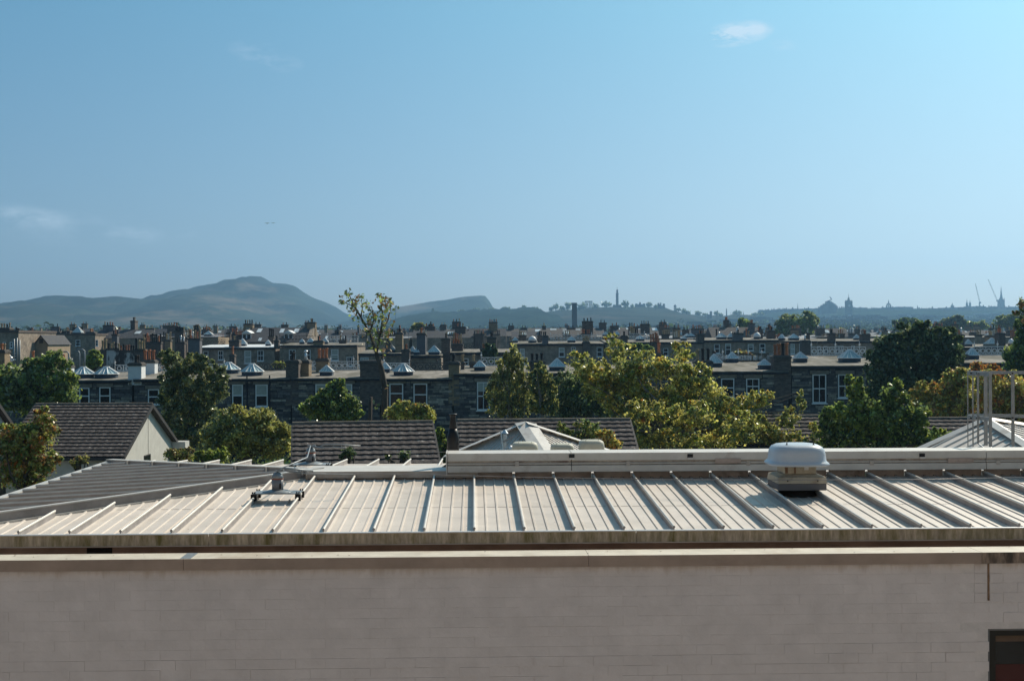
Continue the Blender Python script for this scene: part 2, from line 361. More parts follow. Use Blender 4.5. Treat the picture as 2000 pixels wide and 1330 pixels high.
hill('hill', [(-160, 620), (-60, 602), (0, 595), (35, 588.5), (60, 586), (98, 583), (125, 578), (160, 578), (175, 582), (196, 581), (228, 578), (262, 582), (300, 585.5), (311, 588), (330, 600), (360, 622), (400, 645), (430, 660)], 3500, 1500, 900, m_hill, rough=14, power=.9)
hill('hill.001', [(240, 640), (285, 606), (311, 588), (324, 583), (345, 575), (367, 567), (402, 556), (430, 552), (451, 553), (469, 545), (480, 541), (488, 538.5), (514, 540), (523, 546), (532, 552), (545, 553), (560, 554), (577, 558), (595, 571), (612, 581), (625, 586), (637, 590), (658, 600), (675, 612), (700, 618), (760, 640), (830, 660)], 4100, 1900, 900, m_hill, rough=16, power=.95)
hill('hill.002', [(660, 640), (690, 622), (705, 617), (726, 608), (763, 602), (805, 595), (840, 589), (875, 585), (895, 581), (910, 579), (938, 577), (950, 578), (955, 584), (957, 592), (960, 600), (966, 604), (985, 611), (1040, 628), (1100, 650)], 3700, 900, 500, m_hill, rough=8, power=.7)
hill('wooded_hill', [(700, 655), (760, 636), (790, 620), (850, 611), (890, 611), (930, 606), (948, 608), (987, 604), (1005, 606), (1022, 602), (1040, 604), (1057, 606), (1062, 611), (1075, 613), (1120, 640)], 2500, 900, 300, m_wood, rough=3, power=.8, tree=7, step=7)
hill('hillside', [(1000, 645), (1035, 622), (1062, 610), (1090, 607), (1130, 606), (1145, 602), (1160, 601), (1200, 600), (1260, 600), (1296, 601), (1310, 606), (1322, 609), (1335, 613), (1355, 615), (1375, 618), (1395, 616), (1415, 618), (1432, 615), (1455, 615), (1475, 618), (1500, 640)], 2600, 800, 350, m_calton, rough=2.5, power=.75, tree=2.5, step=7)
hill('city_ridge', [(1400, 640), (1465, 615), (1490, 609), (1544, 606), (1595, 604), (1670, 604), (1700, 605), (1745, 603), (1790, 605), (1850, 604), (1910, 601), (1970, 602), (2030, 603), (2150, 606), (2300, 620)], 3000, 1500, 500, m_wood, rough=4, power=.85, tree=3, step=12)

hz = MB().box(-3300, 3300, -40, 5300, -6, 330)
haze_m = bpy.data.materials.new('haze_air'); haze_m.use_nodes = True
t = haze_m.node_tree; t.nodes.clear(); pv = t.nodes.new('ShaderNodeVolumePrincipled'); oo = t.nodes.new('ShaderNodeOutputMaterial')
pv.inputs['Color'].default_value = (.345, .65, 1.0, 1); pv.inputs['Density'].default_value = .00016; pv.inputs['Anisotropy'].default_value = .45
t.links.new(pv.outputs[0], oo.inputs['Volume'])
haze = hz.build('haze', haze_m); haze['kind'] = 'stuff'; haze['label'] = 'pale blue air between the rooftops and the far hills'

# ------------------------------------------------------------------ the metal roofed building in front
A = R(1.67)                      # the building's own axes: u along the ridge, v away
ca, sa = math.cos(A), math.sin(A)
V0 = 10.6
def loc_w(u, v, z): return Vector((u * ca - (v + V0) * sa, u * sa + (v + V0) * ca, z))
def to_l(px, py, Y):
    p = at(px, py, Y); return Vector((p.x * ca + p.y * sa, -p.x * sa + p.y * ca - V0, p.z))
S = .051; ZE = C - 1.547; UC = -4.57; RUN = 3.016; UR = UC + RUN; UE = 9.5
bld = thing('metal_roofed_building', 'low building with pale standing seam metal roof and long ridge casing', 'building', loc_w(0, 0, 0), A)
def zroof(v): return ZE + S * (v if v < RUN else 2 * RUN - v)
def panel_mesh(u0, vlo, vhi_f, flip=False):
    """one trough of roof metal between two seams with three small ribs; vhi_f(u) is where it stops"""
    prof = [(0.0, .006), (.012, .004), (.03, 0)]
    for c in (.1, .2, .3):
        prof += [(c - .011, 0), (c - .006, .0095), (c + .006, .0095), (c + .011, 0)]
    prof += [(.37, 0), (.388, .004), (.4, .006)]
    return prof
def add_panel(k):
    u0 = k * .4
    mb = MB(); prof = panel_mesh(u0, 0, None); vs = []
    for du, dz in prof:
        u = u0 + du; top = min(RUN - .3, (u - UC) - .10)
        if top < .02: top = .02
        for j in range(10):
            v = -.1 + (top + .1) * j / 9
            lift = .012 * max(0, (v - top + .12) / .12) if top > .3 else 0
            vs.append((u, v, zroof(v) + dz + lift + .0016 * mn.noise(Vector((u * 3.1, v * 1.7, k * .77)))))
    n = len(prof)
    mb.add(vs, [(i * 10 + j, (i + 1) * 10 + j, (i + 1) * 10 + j + 1, i * 10 + j + 1) for i in range(n - 1) for j in range(9)])
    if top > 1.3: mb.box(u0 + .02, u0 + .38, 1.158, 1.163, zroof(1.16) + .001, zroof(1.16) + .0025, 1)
    mb.build('roof_panel', [m_roofmetal, m_web], bld)
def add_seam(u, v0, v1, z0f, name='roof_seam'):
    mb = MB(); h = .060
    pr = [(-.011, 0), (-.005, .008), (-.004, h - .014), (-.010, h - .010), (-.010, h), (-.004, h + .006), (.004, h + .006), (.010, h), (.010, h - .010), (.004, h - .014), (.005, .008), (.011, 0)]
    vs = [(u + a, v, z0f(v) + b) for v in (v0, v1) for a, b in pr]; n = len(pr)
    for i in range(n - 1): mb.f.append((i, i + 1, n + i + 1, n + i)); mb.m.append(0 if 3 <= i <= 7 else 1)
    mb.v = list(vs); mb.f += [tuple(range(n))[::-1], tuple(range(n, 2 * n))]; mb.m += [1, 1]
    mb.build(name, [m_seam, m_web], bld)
k0 = int(math.floor(UC / .4)) + 1
for k in range(k0, int(UE / .4)):
    add_panel(k)
    top = min(RUN - .3, k * .4 - UC - .16)
    if top > .12: add_seam(k * .4, -.1, top, zroof)
# rear slope: plain panels and seams that show past the ridge
for k in range(k0 - 1, int(UE / .4)):
    u0 = max(k * .4, UC + .04); u1 = (k + 1) * .4
    def lo(u): return max(RUN + .3, 2 * RUN - (u - UC) + .1)
    mb = MB()
    if u1 - UC > .15:
        mb.add([(u0, min(lo(u0), 2 * RUN - .01), zroof(min(lo(u0), 2 * RUN - .01))), (u1, lo(u1), zroof(lo(u1))), (u1, 2 * RUN, ZE), (u0, 2 * RUN, ZE)], [(0, 1, 2, 3)])
        mb.build('roof_panel', m_roofmetal, bld)
        if k * .4 - UC > .3: add_seam(k * .4, lo(k * .4) + .05, 2 * RUN, zroof)
# hip end facing left
nv = int(2 * RUN / .4)
for j in range(nv + 1):
    va, vb = j * .4 + .0, min((j + 1) * .4, 2 * RUN)
    def ue(v): return UC + min(v, 2 * RUN - v)
    def zh(u): return ZE + S * (u - UC)
    cuts = sorted({va, vb} | ({RUN} if va < RUN < vb else set()))
    mb = MB()
    for c0, c1 in zip(cuts, cuts[1:]):
        sub = [c0 + (c1 - c0) * i / 4 for i in range(5)]
        for d0, d1 in zip(sub, sub[1:]):
            mb.add([(UC, d0, ZE), (UC, d1, ZE), (ue(d1), d1, zh(ue(d1))), (ue(d0), d0, zh(ue(d0)))], [(3, 2, 1, 0)])
    for q in (1, 2, 3):
        vq = va + .1 * q
        if vq < vb and ue(vq) - UC > .15:
            u1 = ue(vq) - .06
            mb.add([(UC, vq - .01, ZE + .0005), (UC, vq, ZE + .01), (UC, vq + .01, ZE + .0005), (u1, vq - .01, zh(u1) + .0005), (u1, vq, zh(u1) + .01), (u1, vq + .01, zh(u1) + .0005)], [(0, 3, 4, 1), (1, 4, 5, 2)])
    mb.build('roof_panel', m_roofmetal, bld)
    u1 = ue(va) - .12
    if u1 - UC > .2:
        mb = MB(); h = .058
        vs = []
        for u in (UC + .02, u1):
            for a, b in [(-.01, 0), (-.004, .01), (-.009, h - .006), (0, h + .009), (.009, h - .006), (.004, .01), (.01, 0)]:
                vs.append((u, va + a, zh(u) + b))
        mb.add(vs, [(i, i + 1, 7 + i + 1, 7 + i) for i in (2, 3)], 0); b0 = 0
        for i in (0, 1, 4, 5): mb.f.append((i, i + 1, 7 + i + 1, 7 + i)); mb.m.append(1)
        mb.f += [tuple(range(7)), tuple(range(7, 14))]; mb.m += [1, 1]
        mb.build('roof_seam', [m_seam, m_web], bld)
        MB().box(u1 + .02, u1 + .035, va - .012, va + .012, zh(u1), zh(u1) + .085).build('seam_end_clip', m_seam, bld)
# hip flashings: an upstand with a rolled top edge
def hip_strip(p0, p1, off0, off1, z0, z1, name, m):
    d = (Vector(p1) - Vector(p0)); d2 = Vector((d.x, d.y, 0)).normalized(); nrm = Vector((-d2.y, d2.x, 0))
    mb = MB(); vs = []
    for p in (p0, p1):
        p = Vector(p)
        for o_, z_ in ((off0, z0), (off0, z1), (off1, z1), (off1, z0)):
            q = p + nrm * o_; vs.append((q.x, q.y, p.z + z_))
    mb.add(vs, [(0, 1, 5, 4), (1, 2, 6, 5), (2, 3, 7, 6), (3, 0, 4, 7), (3, 2, 1, 0), (4, 5, 6, 7)])
    return mb.build(name, m, bld)
hp0, hp1, hb = (UC, 0, ZE), (UR, RUN, ZE + S * RUN), (UC, 2 * RUN, ZE)
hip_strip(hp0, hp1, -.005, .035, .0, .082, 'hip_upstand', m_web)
hip_strip(hp0, hp1, -.013, .043, .0825, .094, 'hip_capping', m_seam)
hip_strip(hp0, hp1, -.10, -.085, .004, .022, 'hip_flashing_fold', m_seam)
hip_strip(hp0, hp1, -.085, -.0055, .002, .009, 'hip_flashing', m_roofmetal)
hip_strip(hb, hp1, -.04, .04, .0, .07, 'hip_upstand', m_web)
hip_strip(hb, hp1, -.05, .05, .0705, .08, 'hip_capping', m_seam)
MB().box(UC - .05, UC + .03, -.02, 2 * RUN + .03, ZE - .06, ZE + .05).build('verge_trim', m_seam, bld)
MB().box(UC, UE, 2 * RUN, 2 * RUN + .1, ZE - .08, ZE - .01).build('rear_gutter', m_gutterlip, bld)
# ridge: closure, flat cap on the left, long casing on the right
zc = zroof(RUN - .3)
for k in range(-4, int(UE / .4)):
    u0, u1 = max(k * .4 + .012, UR - .12), (k + 1) * .4 - .012
    mb = MB().box(u0, u1, RUN - .302, RUN - .296, zc + .012, zc + .079)
    for c in (.1, .2, .3):
        if k * .4 + c > u0: mb.box(k * .4 + c - .013, k * .4 + c + .013, RUN - .308, RUN - .3025, zc + .004, zc + .024, 1)
    mb.build('ridge_closure', [m_pinkflash, m_black], bld)
MB().box(UR - .14, .04, RUN - .33, RUN + .30, zc + .0795, zc + .097).build('ridge_cap', m_casing, bld)
MB().box(UR - .14, .04, RUN - .334, RUN - .3302, zc + .030, zc + .097).build('ridge_cap_lip', m_flash, bld)
UB = -.27
cv0, cv1 = RUN - .40, RUN - .02
ztop, zbot = C - 1.132, C - 1.322
joints = [UB, .98, 3.3, 5.2, UE]
for a, b in zip(joints, joints[1:]):
    a2, b2 = a + .003, b - .003
    mb = MB()
    mb.box(a2, b2, cv0, cv1, ztop - .078, ztop, 0)                     # upper face
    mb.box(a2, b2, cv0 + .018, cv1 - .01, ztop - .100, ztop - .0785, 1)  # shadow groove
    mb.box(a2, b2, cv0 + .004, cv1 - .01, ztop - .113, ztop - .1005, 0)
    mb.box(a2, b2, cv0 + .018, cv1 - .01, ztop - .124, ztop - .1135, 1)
    mb.box(a2, b2, cv0 - .004, cv1, zbot, ztop - .1245, 0)
    mb.build('ridge_casing_panel', [m_casing, m_casing_rust], bld, bevel=.003)
MB().box(UB - .012, UB - .0005, cv0 - .008, cv1 + .004, zbot - .03, ztop + .004).build('casing_end_cap', m_casing, bld)
for px in (1117, 1350, 1810):
    p = to_l(px, 892, 13.2)
    mb = MB().box(p.x - .028, p.x + .028, cv0 - .012, cv0 - .001, p.z - .012, p.z + .022, 0).box(p.x - .022, p.x + .03, cv0 - .016, cv0 - .0125, p.z - .03, p.z - .0125, 1)
    mb.build('cable_bracket', [m_black, m_gutterlip], bld)
for px, w_ in ((1425, .13), (1887, .13)):
    p = to_l(px, 901, 13.2)
    MB().box(p.x - w_, p.x + w_, cv0 - .010, cv0 - .001, p.z - .024, p.z + .022).build('rusty_cover_plate', m_pinkflash, bld)
for px in (1010, 1228, 1465, 1710, 1962):
    p = to_l(px, 905, 13.2)
    MB().box(p.x - .02, p.x + .02, cv0 - .008, cv0 - .001, p.z - .028, p.z + .018).build('strap_bracket', m_flash, bld)
# eave: lip, mossy gutter face, brown fascia
gj = [UC - .05, -2.1, 1.29, 4.6, UE]
for a, b in zip(gj, gj[1:]):
    mb = MB().box(a + .002, b - .002, -.135, -.128, ZE - .062, ZE + .022, 0).box(a + .002, b - .002, -.142, .05, ZE - .069, ZE - .0625, 1)
    mb.build('gutter_face', [m_gutter, m_flash], bld)
    MB().box(a + .002, b - .002, -.145, -.105, ZE + .0225, ZE + .032).build('gutter_lip', m_gutterlip, bld, bevel=.002)
MB().box(UC, UE, -.049, .02, ZE - .02, ZE - .004).build('eave_trim', m_flash, bld)
MB().box(UC - .02, UE, .06, .1, ZE - .55, ZE - .02).build('fascia_board', m_fascia, bld)
MB().box(UC, UE, .1, 2 * RUN - .1, 0, ZE - .3).build('wall', m_brickpaint, bld)
p = to_l(190, 1082, 10.5)
MB().box(p.x - .10, p.x + .10, .05, .0595, p.z - .05, p.z + .04).build('vent_opening', m_dark, bld)

# ------------------------------------------------------------------ painted brick wall below
wv = -.63                                        # wall face in v
wall = thing('painted_brick_wall', 'pale painted brick wall with pinkish metal coping below the metal roof', 'wall', loc_w(0, wv, 0), A)
cz1, cz0 = C - 1.628, C - 1.713
cj = [-5.2, to_l(360, 1100, 9.9).x, to_l(1150, 1090, 9.95).x, to_l(1922, 1085, 10).x, 6.4]
for i, (a, b) in enumerate(zip(cj, cj[1:])):
    mb = MB()
    mb.add([(a + .0015, -.035, cz0), (b - .0015, -.035, cz0), (b - .0015, -.035, cz1), (a + .0015, -.035, cz1), (a + .0015, .265, cz1 - .004), (b - .0015, .265, cz1 - .004), (a + .0015, .265, cz0 - .02), (b - .0015, .265, cz0 - .02), (a + .0015, -.03, cz0), (b - .0015, -.03, cz0)],
           [(0, 1, 2, 3), (4, 5, 7, 6), (1, 0, 8, 9), (0, 3, 4, 6, 8), (2, 1, 9, 7, 5), (6, 7, 9, 8)])
    mb.add([mb.v[3], mb.v[2], mb.v[5], mb.v[4]], [(0, 1, 2, 3)], 1)
    mb.build('coping_panel', [m_copstain if i == 3 else m_coping, m_coptop], wall)
p = to_l(366, 1096, 10.0)
MB().box(p.x - .03, p.x + .05, -.02, .24, cz1 - .0025, cz1 + .0015).build('joint_patch', m_steel, wall)
wu0 = to_l(1929, 1229, 10.08).x; wz1 = to_l(1935, 1229, 10.08).z; wu1 = wu0 + 1.3; wz0 = wz1 - 1.2
core = MB()
for x0, x1, z0, z1 in ((-5.2, wu0 + .004, 0, cz0 - .002), (wu0 + .004, wu1, wz1 + .004, cz0 - .002), (wu1, 6.4, 0, cz0 - .002), (wu0 + .004, wu1, 0, wz0)):
    core.box(x0, x1, .0055, .24, z0, z1)
core.build('wall_core', m_mortar, wall)
bu = MB().box(-.1118, .1118, 0, .03, -.0370, .0370).mesh('brick', m_brickpaint)
bricks = []
su = to_l(1931, 1120, 10.08).x
for r in range(14):
    z = cz0 - .038 - .004 - r * .0752
    off = (.1125 if r % 2 else 0)
    for i in range(-24, 28):
        u = i * .2252 + off + rnd.uniform(-.003, .003)
        bricks.append((u, z + rnd.uniform(-.0012, .0012)))
big, rest = [], []
for u, z in bricks:
    if wu0 - .1 < u < wu1 and z < wz1 + .02: continue
    if abs(u - su) < .112 and z > cz0 - .30:     # bricks cut at the movement joint
        continue
    inview = -3.75 < u < 4.15
    (big if inview and len(big) < 300 else rest).append((u, z))
for u, z in big:
    o = link('brick', bu, wall, (u, rnd.choice((.0038, .0041, .0044, .0047, .0034)), z)); o.rotation_euler = (rnd.uniform(-.004, .004), rnd.uniform(-.004, .004), rnd.uniform(-.003, .003))
rb = MB()
for u, z in rest: 
    d = rnd.uniform(.001, .004); rb.box(u - .1118, u + .1118, d, d + .03, z - .0370, z + .0370)
for r in range(4):
    z = cz0 - .042 - r * .0752; 
    rb.box(su - .107, su - .012, .002, .03, z - .0335, z + .0335); rb.box(su + .012, su + .107, .002, .03, z - .0335, z + .0335)
tag(rb.build('brickwork', m_brickpaint, wall), kind='stuff')
MB().box(su - .007, su + .007, .001, .011, cz0 - .29, cz0 - .002).build('movement_joint', m_stain, wall)
fr = MB()
fr.box(wu0, wu1, .02, .1, wz1 - .012, wz1, 1); fr.box(wu0, wu0 + .022, .02, .1, wz0, wz1 - .012, 1)
fr.box(wu0 + .022, wu1, .035, .1, wz1 - .055, wz1 - .012, 0); fr.box(wu0 + .022, wu0 + .075, .035, .1, wz0, wz1 - .055, 0)
win = fr.build('window', [m_blackframe, m_stackgrey], wall)
MB().box(wu0 + .075, wu1, .06, .066, wz0, wz1 - .055).build('pane', m_darkglass, win)
MB().box(wu0 + .075, wu1, .0555, .0595, wz1 - .105, wz1 - .056).build('blind', m_brownreflect, win)  # brown part of the glass reflection, painted as a strip over the pane
MB().box(wu0 + .077, wu1, .0555, .0595, wz0, wz1 - .28).build('red_reflection_panel', m_redreflect, win)  # reddish reflection in the glass, painted as a panel over the pane

# ------------------------------------------------------------------ things on the roof
def lofted(sections, n=24, sq=3.2):
    mb = MB(); mb.lathe(0, 0, sections, n=n, sq=sq); return mb
# big mushroom fan
fl = to_l(1556, 966, 12.4)
fan = thing('roof_extract_fan', 'large pale blue mushroom fan unit on square base on front roof slope', 'roof fan', loc_w(fl.x, fl.y, 0) + Vector((0, 0, zroof(fl.y))), A)
MB().lathe(0, 0, [(.20, .0), (.20, .012), (.165, .03), (.165, .075)], 20).build('duct_collar', m_dark, fan, smooth=True)
MB().frus(0, 0, .062, .125, .225, .225, .225, .225).build('base_box', m_stackgrey, fan, bevel=.006)
MB().frus(0, 0, .1255, .185, .228, .228, .222, .222).frus(0, 0, .1855, .205, .222, .222, .16, .16).build('base_skirt', m_tanbox, fan, bevel=.004)
for sx in (-.14, .14): MB().box(sx - .005, sx + .005, -.234, -.2275, .148, .158).build('screw', m_dark, fan)
MB().frus(0, 0, .2055, .36, .15, .15, .15, .15).build('motor_housing', m_tanbox, fan, bevel=.008)
MB().box(-.06, -.045, -.156, -.1505, .215, .35).box(-.145, -.12, -.156, -.1505, .215, .35).build('housing_slots', m_stain, fan)
MB().box(.035, .075, -.154, -.1505, .245, .3).build('data_plate', m_gutterlip, fan)
cw = MB(); cw.lathe(0, 0, [(.24, .292), (.272, .284), (.285, .292), (.283, .305), (.266, .318), (.255, .335), (.249, .39), (.242, .425), (.222, .455), (.185, .474), (.13, .482), (.05, .484)], n=40, sq=3.4)
cw.build('cowl', m_cowl, fan, smooth=True)
for sx in (-.12, .13): MB().lathe(sx, -.12, [(.016, .472), (.014, .479), (.006, .482), (.005, .498)], 8).build('cowl_bolt', m_dark, fan, smooth=True)
# three cream cowls behind the casing
for px, py, Yc, wd, lab in ((1025, 863, 15.7, .155, 'cream box shaped roof vent, leftmost of three behind the ridge casing'),
                            (1098, 866, 15.9, .14, 'cream box shaped roof vent, middle one of three behind the ridge casing'),
                            (1155, 859, 15.6, .148, 'cream box shaped roof vent, rightmost and tallest of three behind the ridge casing')):
    lp = to_l(px, py, Yc); zr = zroof(lp.y); h = lp.z - zr
    v_ = thing('roof_vent_cowl', lab, 'roof vent', loc_w(lp.x, lp.y, zr), A, 'cream roof vents behind the ridge casing')
    MB().lathe(0, 0, [(wd * .98, h - .125), (wd * 1.02, h - .11), (wd, h - .05), (wd * .93, h - .018), (wd * .75, h - .002), (wd * .3, h)], n=28, sq=4.5).build('cowl', m_cream, v_, smooth=True)
    MB().lathe(0, 0, [(wd * .55, -.01), (wd * .55, h - .115)], 16).build('vent_neck', m_tanbox, v_, smooth=True)
    for sx in (-.5, .5): MB().lathe(sx * wd, -wd * .55, [(.006, h - .012), (.006, h + .004)], 6).build('bolt', m_dark, v_)
mb_lp = to_l(1022, 879, 14.6)
lv = thing('low_roof_vent', 'small white dome vent just showing above the ridge casing', 'roof vent', loc_w(mb_lp.x, mb_lp.y, zroof(mb_lp.y)), A)
MB().lathe(0, 0, [(.05, 0), (.05, .18), (.075, .19), (.07, mb_lp.z - zroof(mb_lp.y) - .01), (.04, mb_lp.z - zroof(mb_lp.y))], 16).build('cap', m_white, lv, smooth=True)
# black flue
fp = to_l(885, 905, 13.75)
zb = zroof(fp.y) + .06
fz = at(885, 808, 13.75).z - zb
flue = thing('black_flue', 'tall black plastic flue terminal at the left end of the ridge casing', 'flue', loc_w(fp.x, fp.y, zb), A)
MB().lathe(0, 0, [(.055, .02), (.056, .16), (.064, .165), (.064, .33), (.062, .35), (.052, .38), (.042, .42)], 20).build('flue_pipe', m_black, flue, smooth=True)
MB().lathe(0, 0, [(.036, .42), (.040, .425), (.030, fz - .05), (.031, fz - .02), (.043, fz - .012), (.043, fz)], 20).build('flue_terminal', m_black, flue, smooth=True)
MB().lathe(0, 0, [(.066, -.05), (.066, .0), (.056, .012), (.056, .03)], 16).build('flue_collar', m_black, flue, smooth=True)
MB().tube([(-.16, -.10, -.06), (-.13, -.08, .0), (-.07, -.04, .035), (.0, 0, .02)], .022, 8).build('flue_elbow', m_black, flue, smooth=True)
MB().lathe(-.13, -.12, [(.045, -.06), (.045, -.03), (.03, -.02)], 12).build('flue_boot', m_black, flue)
# fall arrest posts
def anchor(px, py, Y, lab, arm_pts, ntube):
    lp = to_l(px, py, Y)
    k = math.floor(lp.x / .4) * .4 + .2
    zr = zroof(lp.y) + .068
    a = thing('fall_arrest_post', lab, 'roof anchor', loc_w(k, lp.y, zr), A, 'steel fall arrest posts clamped to the roof seams')
    MB().box(-.215, .215, -.11, .15, .014, .022).build('base_plate', m_steel, a, bevel=.002)
    MB().lathe(0, .01, [(.14, .0225), (.125, .030), (.09, .040), (.05, .046)], 20).build('plate_boss', m_steel, a, smooth=True)
    for sx in (-.2, .2):
        for sy in (-.105, .14):
            MB().box(sx - .025, sx + .025, sy - .018, sy + .018, -.045, .0135).box(sx - .016, sx - .004, sy - .006, sy + .006, .0225, .036).box(sx + .004, sx + .016, sy - .006, sy + .006, .0225, .036).build('seam_clamp', m_dark, a)
    MB().lathe(0, .01, [(.052, .04), (.052, .140)], 20).build('post', m_postgrey, a, smooth=True)
    MB().lathe(0, .01, [(.054, .1405), (.054, .147)], 20).build('sealing_ring', m_redseal, a, smooth=True)
    MB().lathe(0, .01, [(.0525, .1475), (.050, .168), (.040, .190), (.022, .203), (.008, .206), (.008, .218)], 20).build('post_cap', m_steel, a, smooth=True)
    MB().box(.004, .036, -.037, -.0352, .055, .105).build('label_plate', m_dark, a)
    MB().box(-.02, .06, -.012, .02, .212, .220).box(.02, .055, -.006, .012, .2205, .232).build('cable_shuttle', m_steel, a, bevel=.003)
    return a, loc_w(k, lp.y, zr)
a1, w1 = anchor(538, 962, 12.05, 'steel fall arrest post with domed cap on the front roof slope', None, 2)
a2, w2 = anchor(628, 905, 14.5, 'steel fall arrest post standing on the rear slope behind the ridge', None, 2)
def rope(name, lab, pts, r, m, cat='cable', sub=None):
    o = MB().tube([tuple(p) for p in pts], r, 6).build(name, m, smooth=True); tag(o, lab, cat); return o
t1 = w1 + Vector((0, 0, .222)); t2 = w2 + Vector((0, 0, .222))
def on_l(px, py, Y): return at(px, py, Y)
rope('safety_cable', 'thin steel safety cable running along the roof from the front post to the right', [t1, on_l(640, 924, 12.25), on_l(830, 926, 12.6), on_l(1000, 931, 12.6), on_l(1300, 936, 12.3), on_l(1560, 937, 12.02), on_l(1800, 936, 12.2), on_l(2060, 931, 12.5)], .0035, m_wire)
rope('safety_cable', 'bright steel cable sloping from the front post up to the rear post', [t1 + Vector((.02, .03, .01)), on_l(600, 893, 13.2), t2], .006, m_steel)
e = rope('energy_absorber', 'steel tube energy absorber lying beside the front post above the ridge', [on_l(560, 920, 12.15), on_l(600, 925, 12.25), on_l(690, 926, 12.35)], .006, m_steel, 'cable fitting')
MB().tube([on_l(556, 915, 12.12), on_l(580, 917, 12.2), on_l(611, 919, 12.3)], .011, 8).build('tension_sleeve', m_steel, e, smooth=True)
for px in (590, 598): MB().box(-.006, .006, -.006, .006, -.03, .012).build('clip', m_steel, e, loc=tuple(on_l(px, 921, 12.2)))
e = rope('energy_absorber', 'steel tube energy absorber bent over the rear post towards the right', [t2 + Vector((-.03, 0, .0)), on_l(632, 875, 14.4), on_l(650, 873, 14.4), on_l(676, 875, 14.4)], .010, m_steel, 'cable fitting')
MB().tube([on_l(622, 874, 14.45), on_l(634, 868, 14.4), on_l(660, 868, 14.4), on_l(704, 871, 14.4)], .008, 8).build('tension_sleeve', m_steel, e, smooth=True)
for px in (667, 674): MB().box(-.004, .004, -.006, .006, -.03, .014).build('clip', m_steel, e, loc=tuple(on_l(px, 870, 14.4)))
rope('safety_cable', 'thin steel safety cable leaving the black flue towards the left post', [on_l(704, 871, 14.4), on_l(800, 885, 14.3), on_l(900, 881, 14.2), on_l(1010, 880.5, 14.2)], .003, m_wire)

# guard cage at the right
cg = loc_w(4.6, 3.6, zroof(3.6))
cage = thing('ladder_guard_cage', 'galvanised ladder guard cage of flat bars above the roof at the right edge', 'guard cage', cg)
def cpt(px, py, Y): return at(px, py, Y) - cg
def band(pts, h, name):
    mb = MB(); vs = []
    for p in pts: vs += [tuple(p + Vector((0, 0, h / 2))), tuple(p - Vector((0, 0, h / 2))), tuple(p + Vector((.006, .006, -h / 2))), tuple(p + Vector((.006, .006, h / 2)))]
    n = len(pts); fs = []
    for i in range(n - 1):
        for q in range(4): fs.append((i * 4 + q, (i + 1) * 4 + q, (i + 1) * 4 + (q + 1) % 4, i * 4 + (q + 1) % 4))
    mb.add(vs, fs); mb.build(name, m_steel, cage)
band([cpt(1934, 731, 14.2), cpt(1912, 730, 14.5), cpt(1889, 728, 15.1)], .045, 'hoop_band')
band([cpt(1889, 728, 15.1), cpt(1900, 727.5, 15.8), cpt(1925, 727.5, 16.2), cpt(2080, 728, 16.4)], .04, 'hoop_band')
band([cpt(1934, 819, 14.2), cpt(1912, 816, 14.5), cpt(1889, 814, 15.1)], .045, 'hoop_band')
band([cpt(1889, 813, 15.1), cpt(1900, 811, 15.8), cpt(1925, 811, 16.2), cpt(2080, 815, 16.4)], .04, 'hoop_band')
for px, Y, w_, y1 in ((1890, 15.1, .010, 878), (1900, 14.8, .014, 872), (1910, 14.5, .022, 866), (1934, 14.2, .035, 872), (1925, 16.1, .045, 870), (1978, 15.2, .038, 872)):
    p0 = cpt(px, 728, Y); p1 = cpt(px, y1, Y)
    mb = MB().box(p0.x - w_ / 2, p0.x + w_ / 2, p0.y - .004, p0.y + .004, p1.z, p0.z)
    if px in (1910, 1934):
        q = cpt(px + (13 if px == 1910 else 6), y1 + 10, Y - .2); mb.tube([(p0.x, p0.y, p1.z), tuple(q)], .008, 5)
    mb.build('upright_bar', m_steel, cage)
for px in (1896, 1908, 1977):
    for py in (729, 816): 
        q = cpt(px, py, 14.6 if px < 1950 else 15.18); MB().box(q.x - .01, q.x + .01, q.y - .012, q.y - .004, q.z - .008, q.z + .008).build('bolt', m_dark, cage)

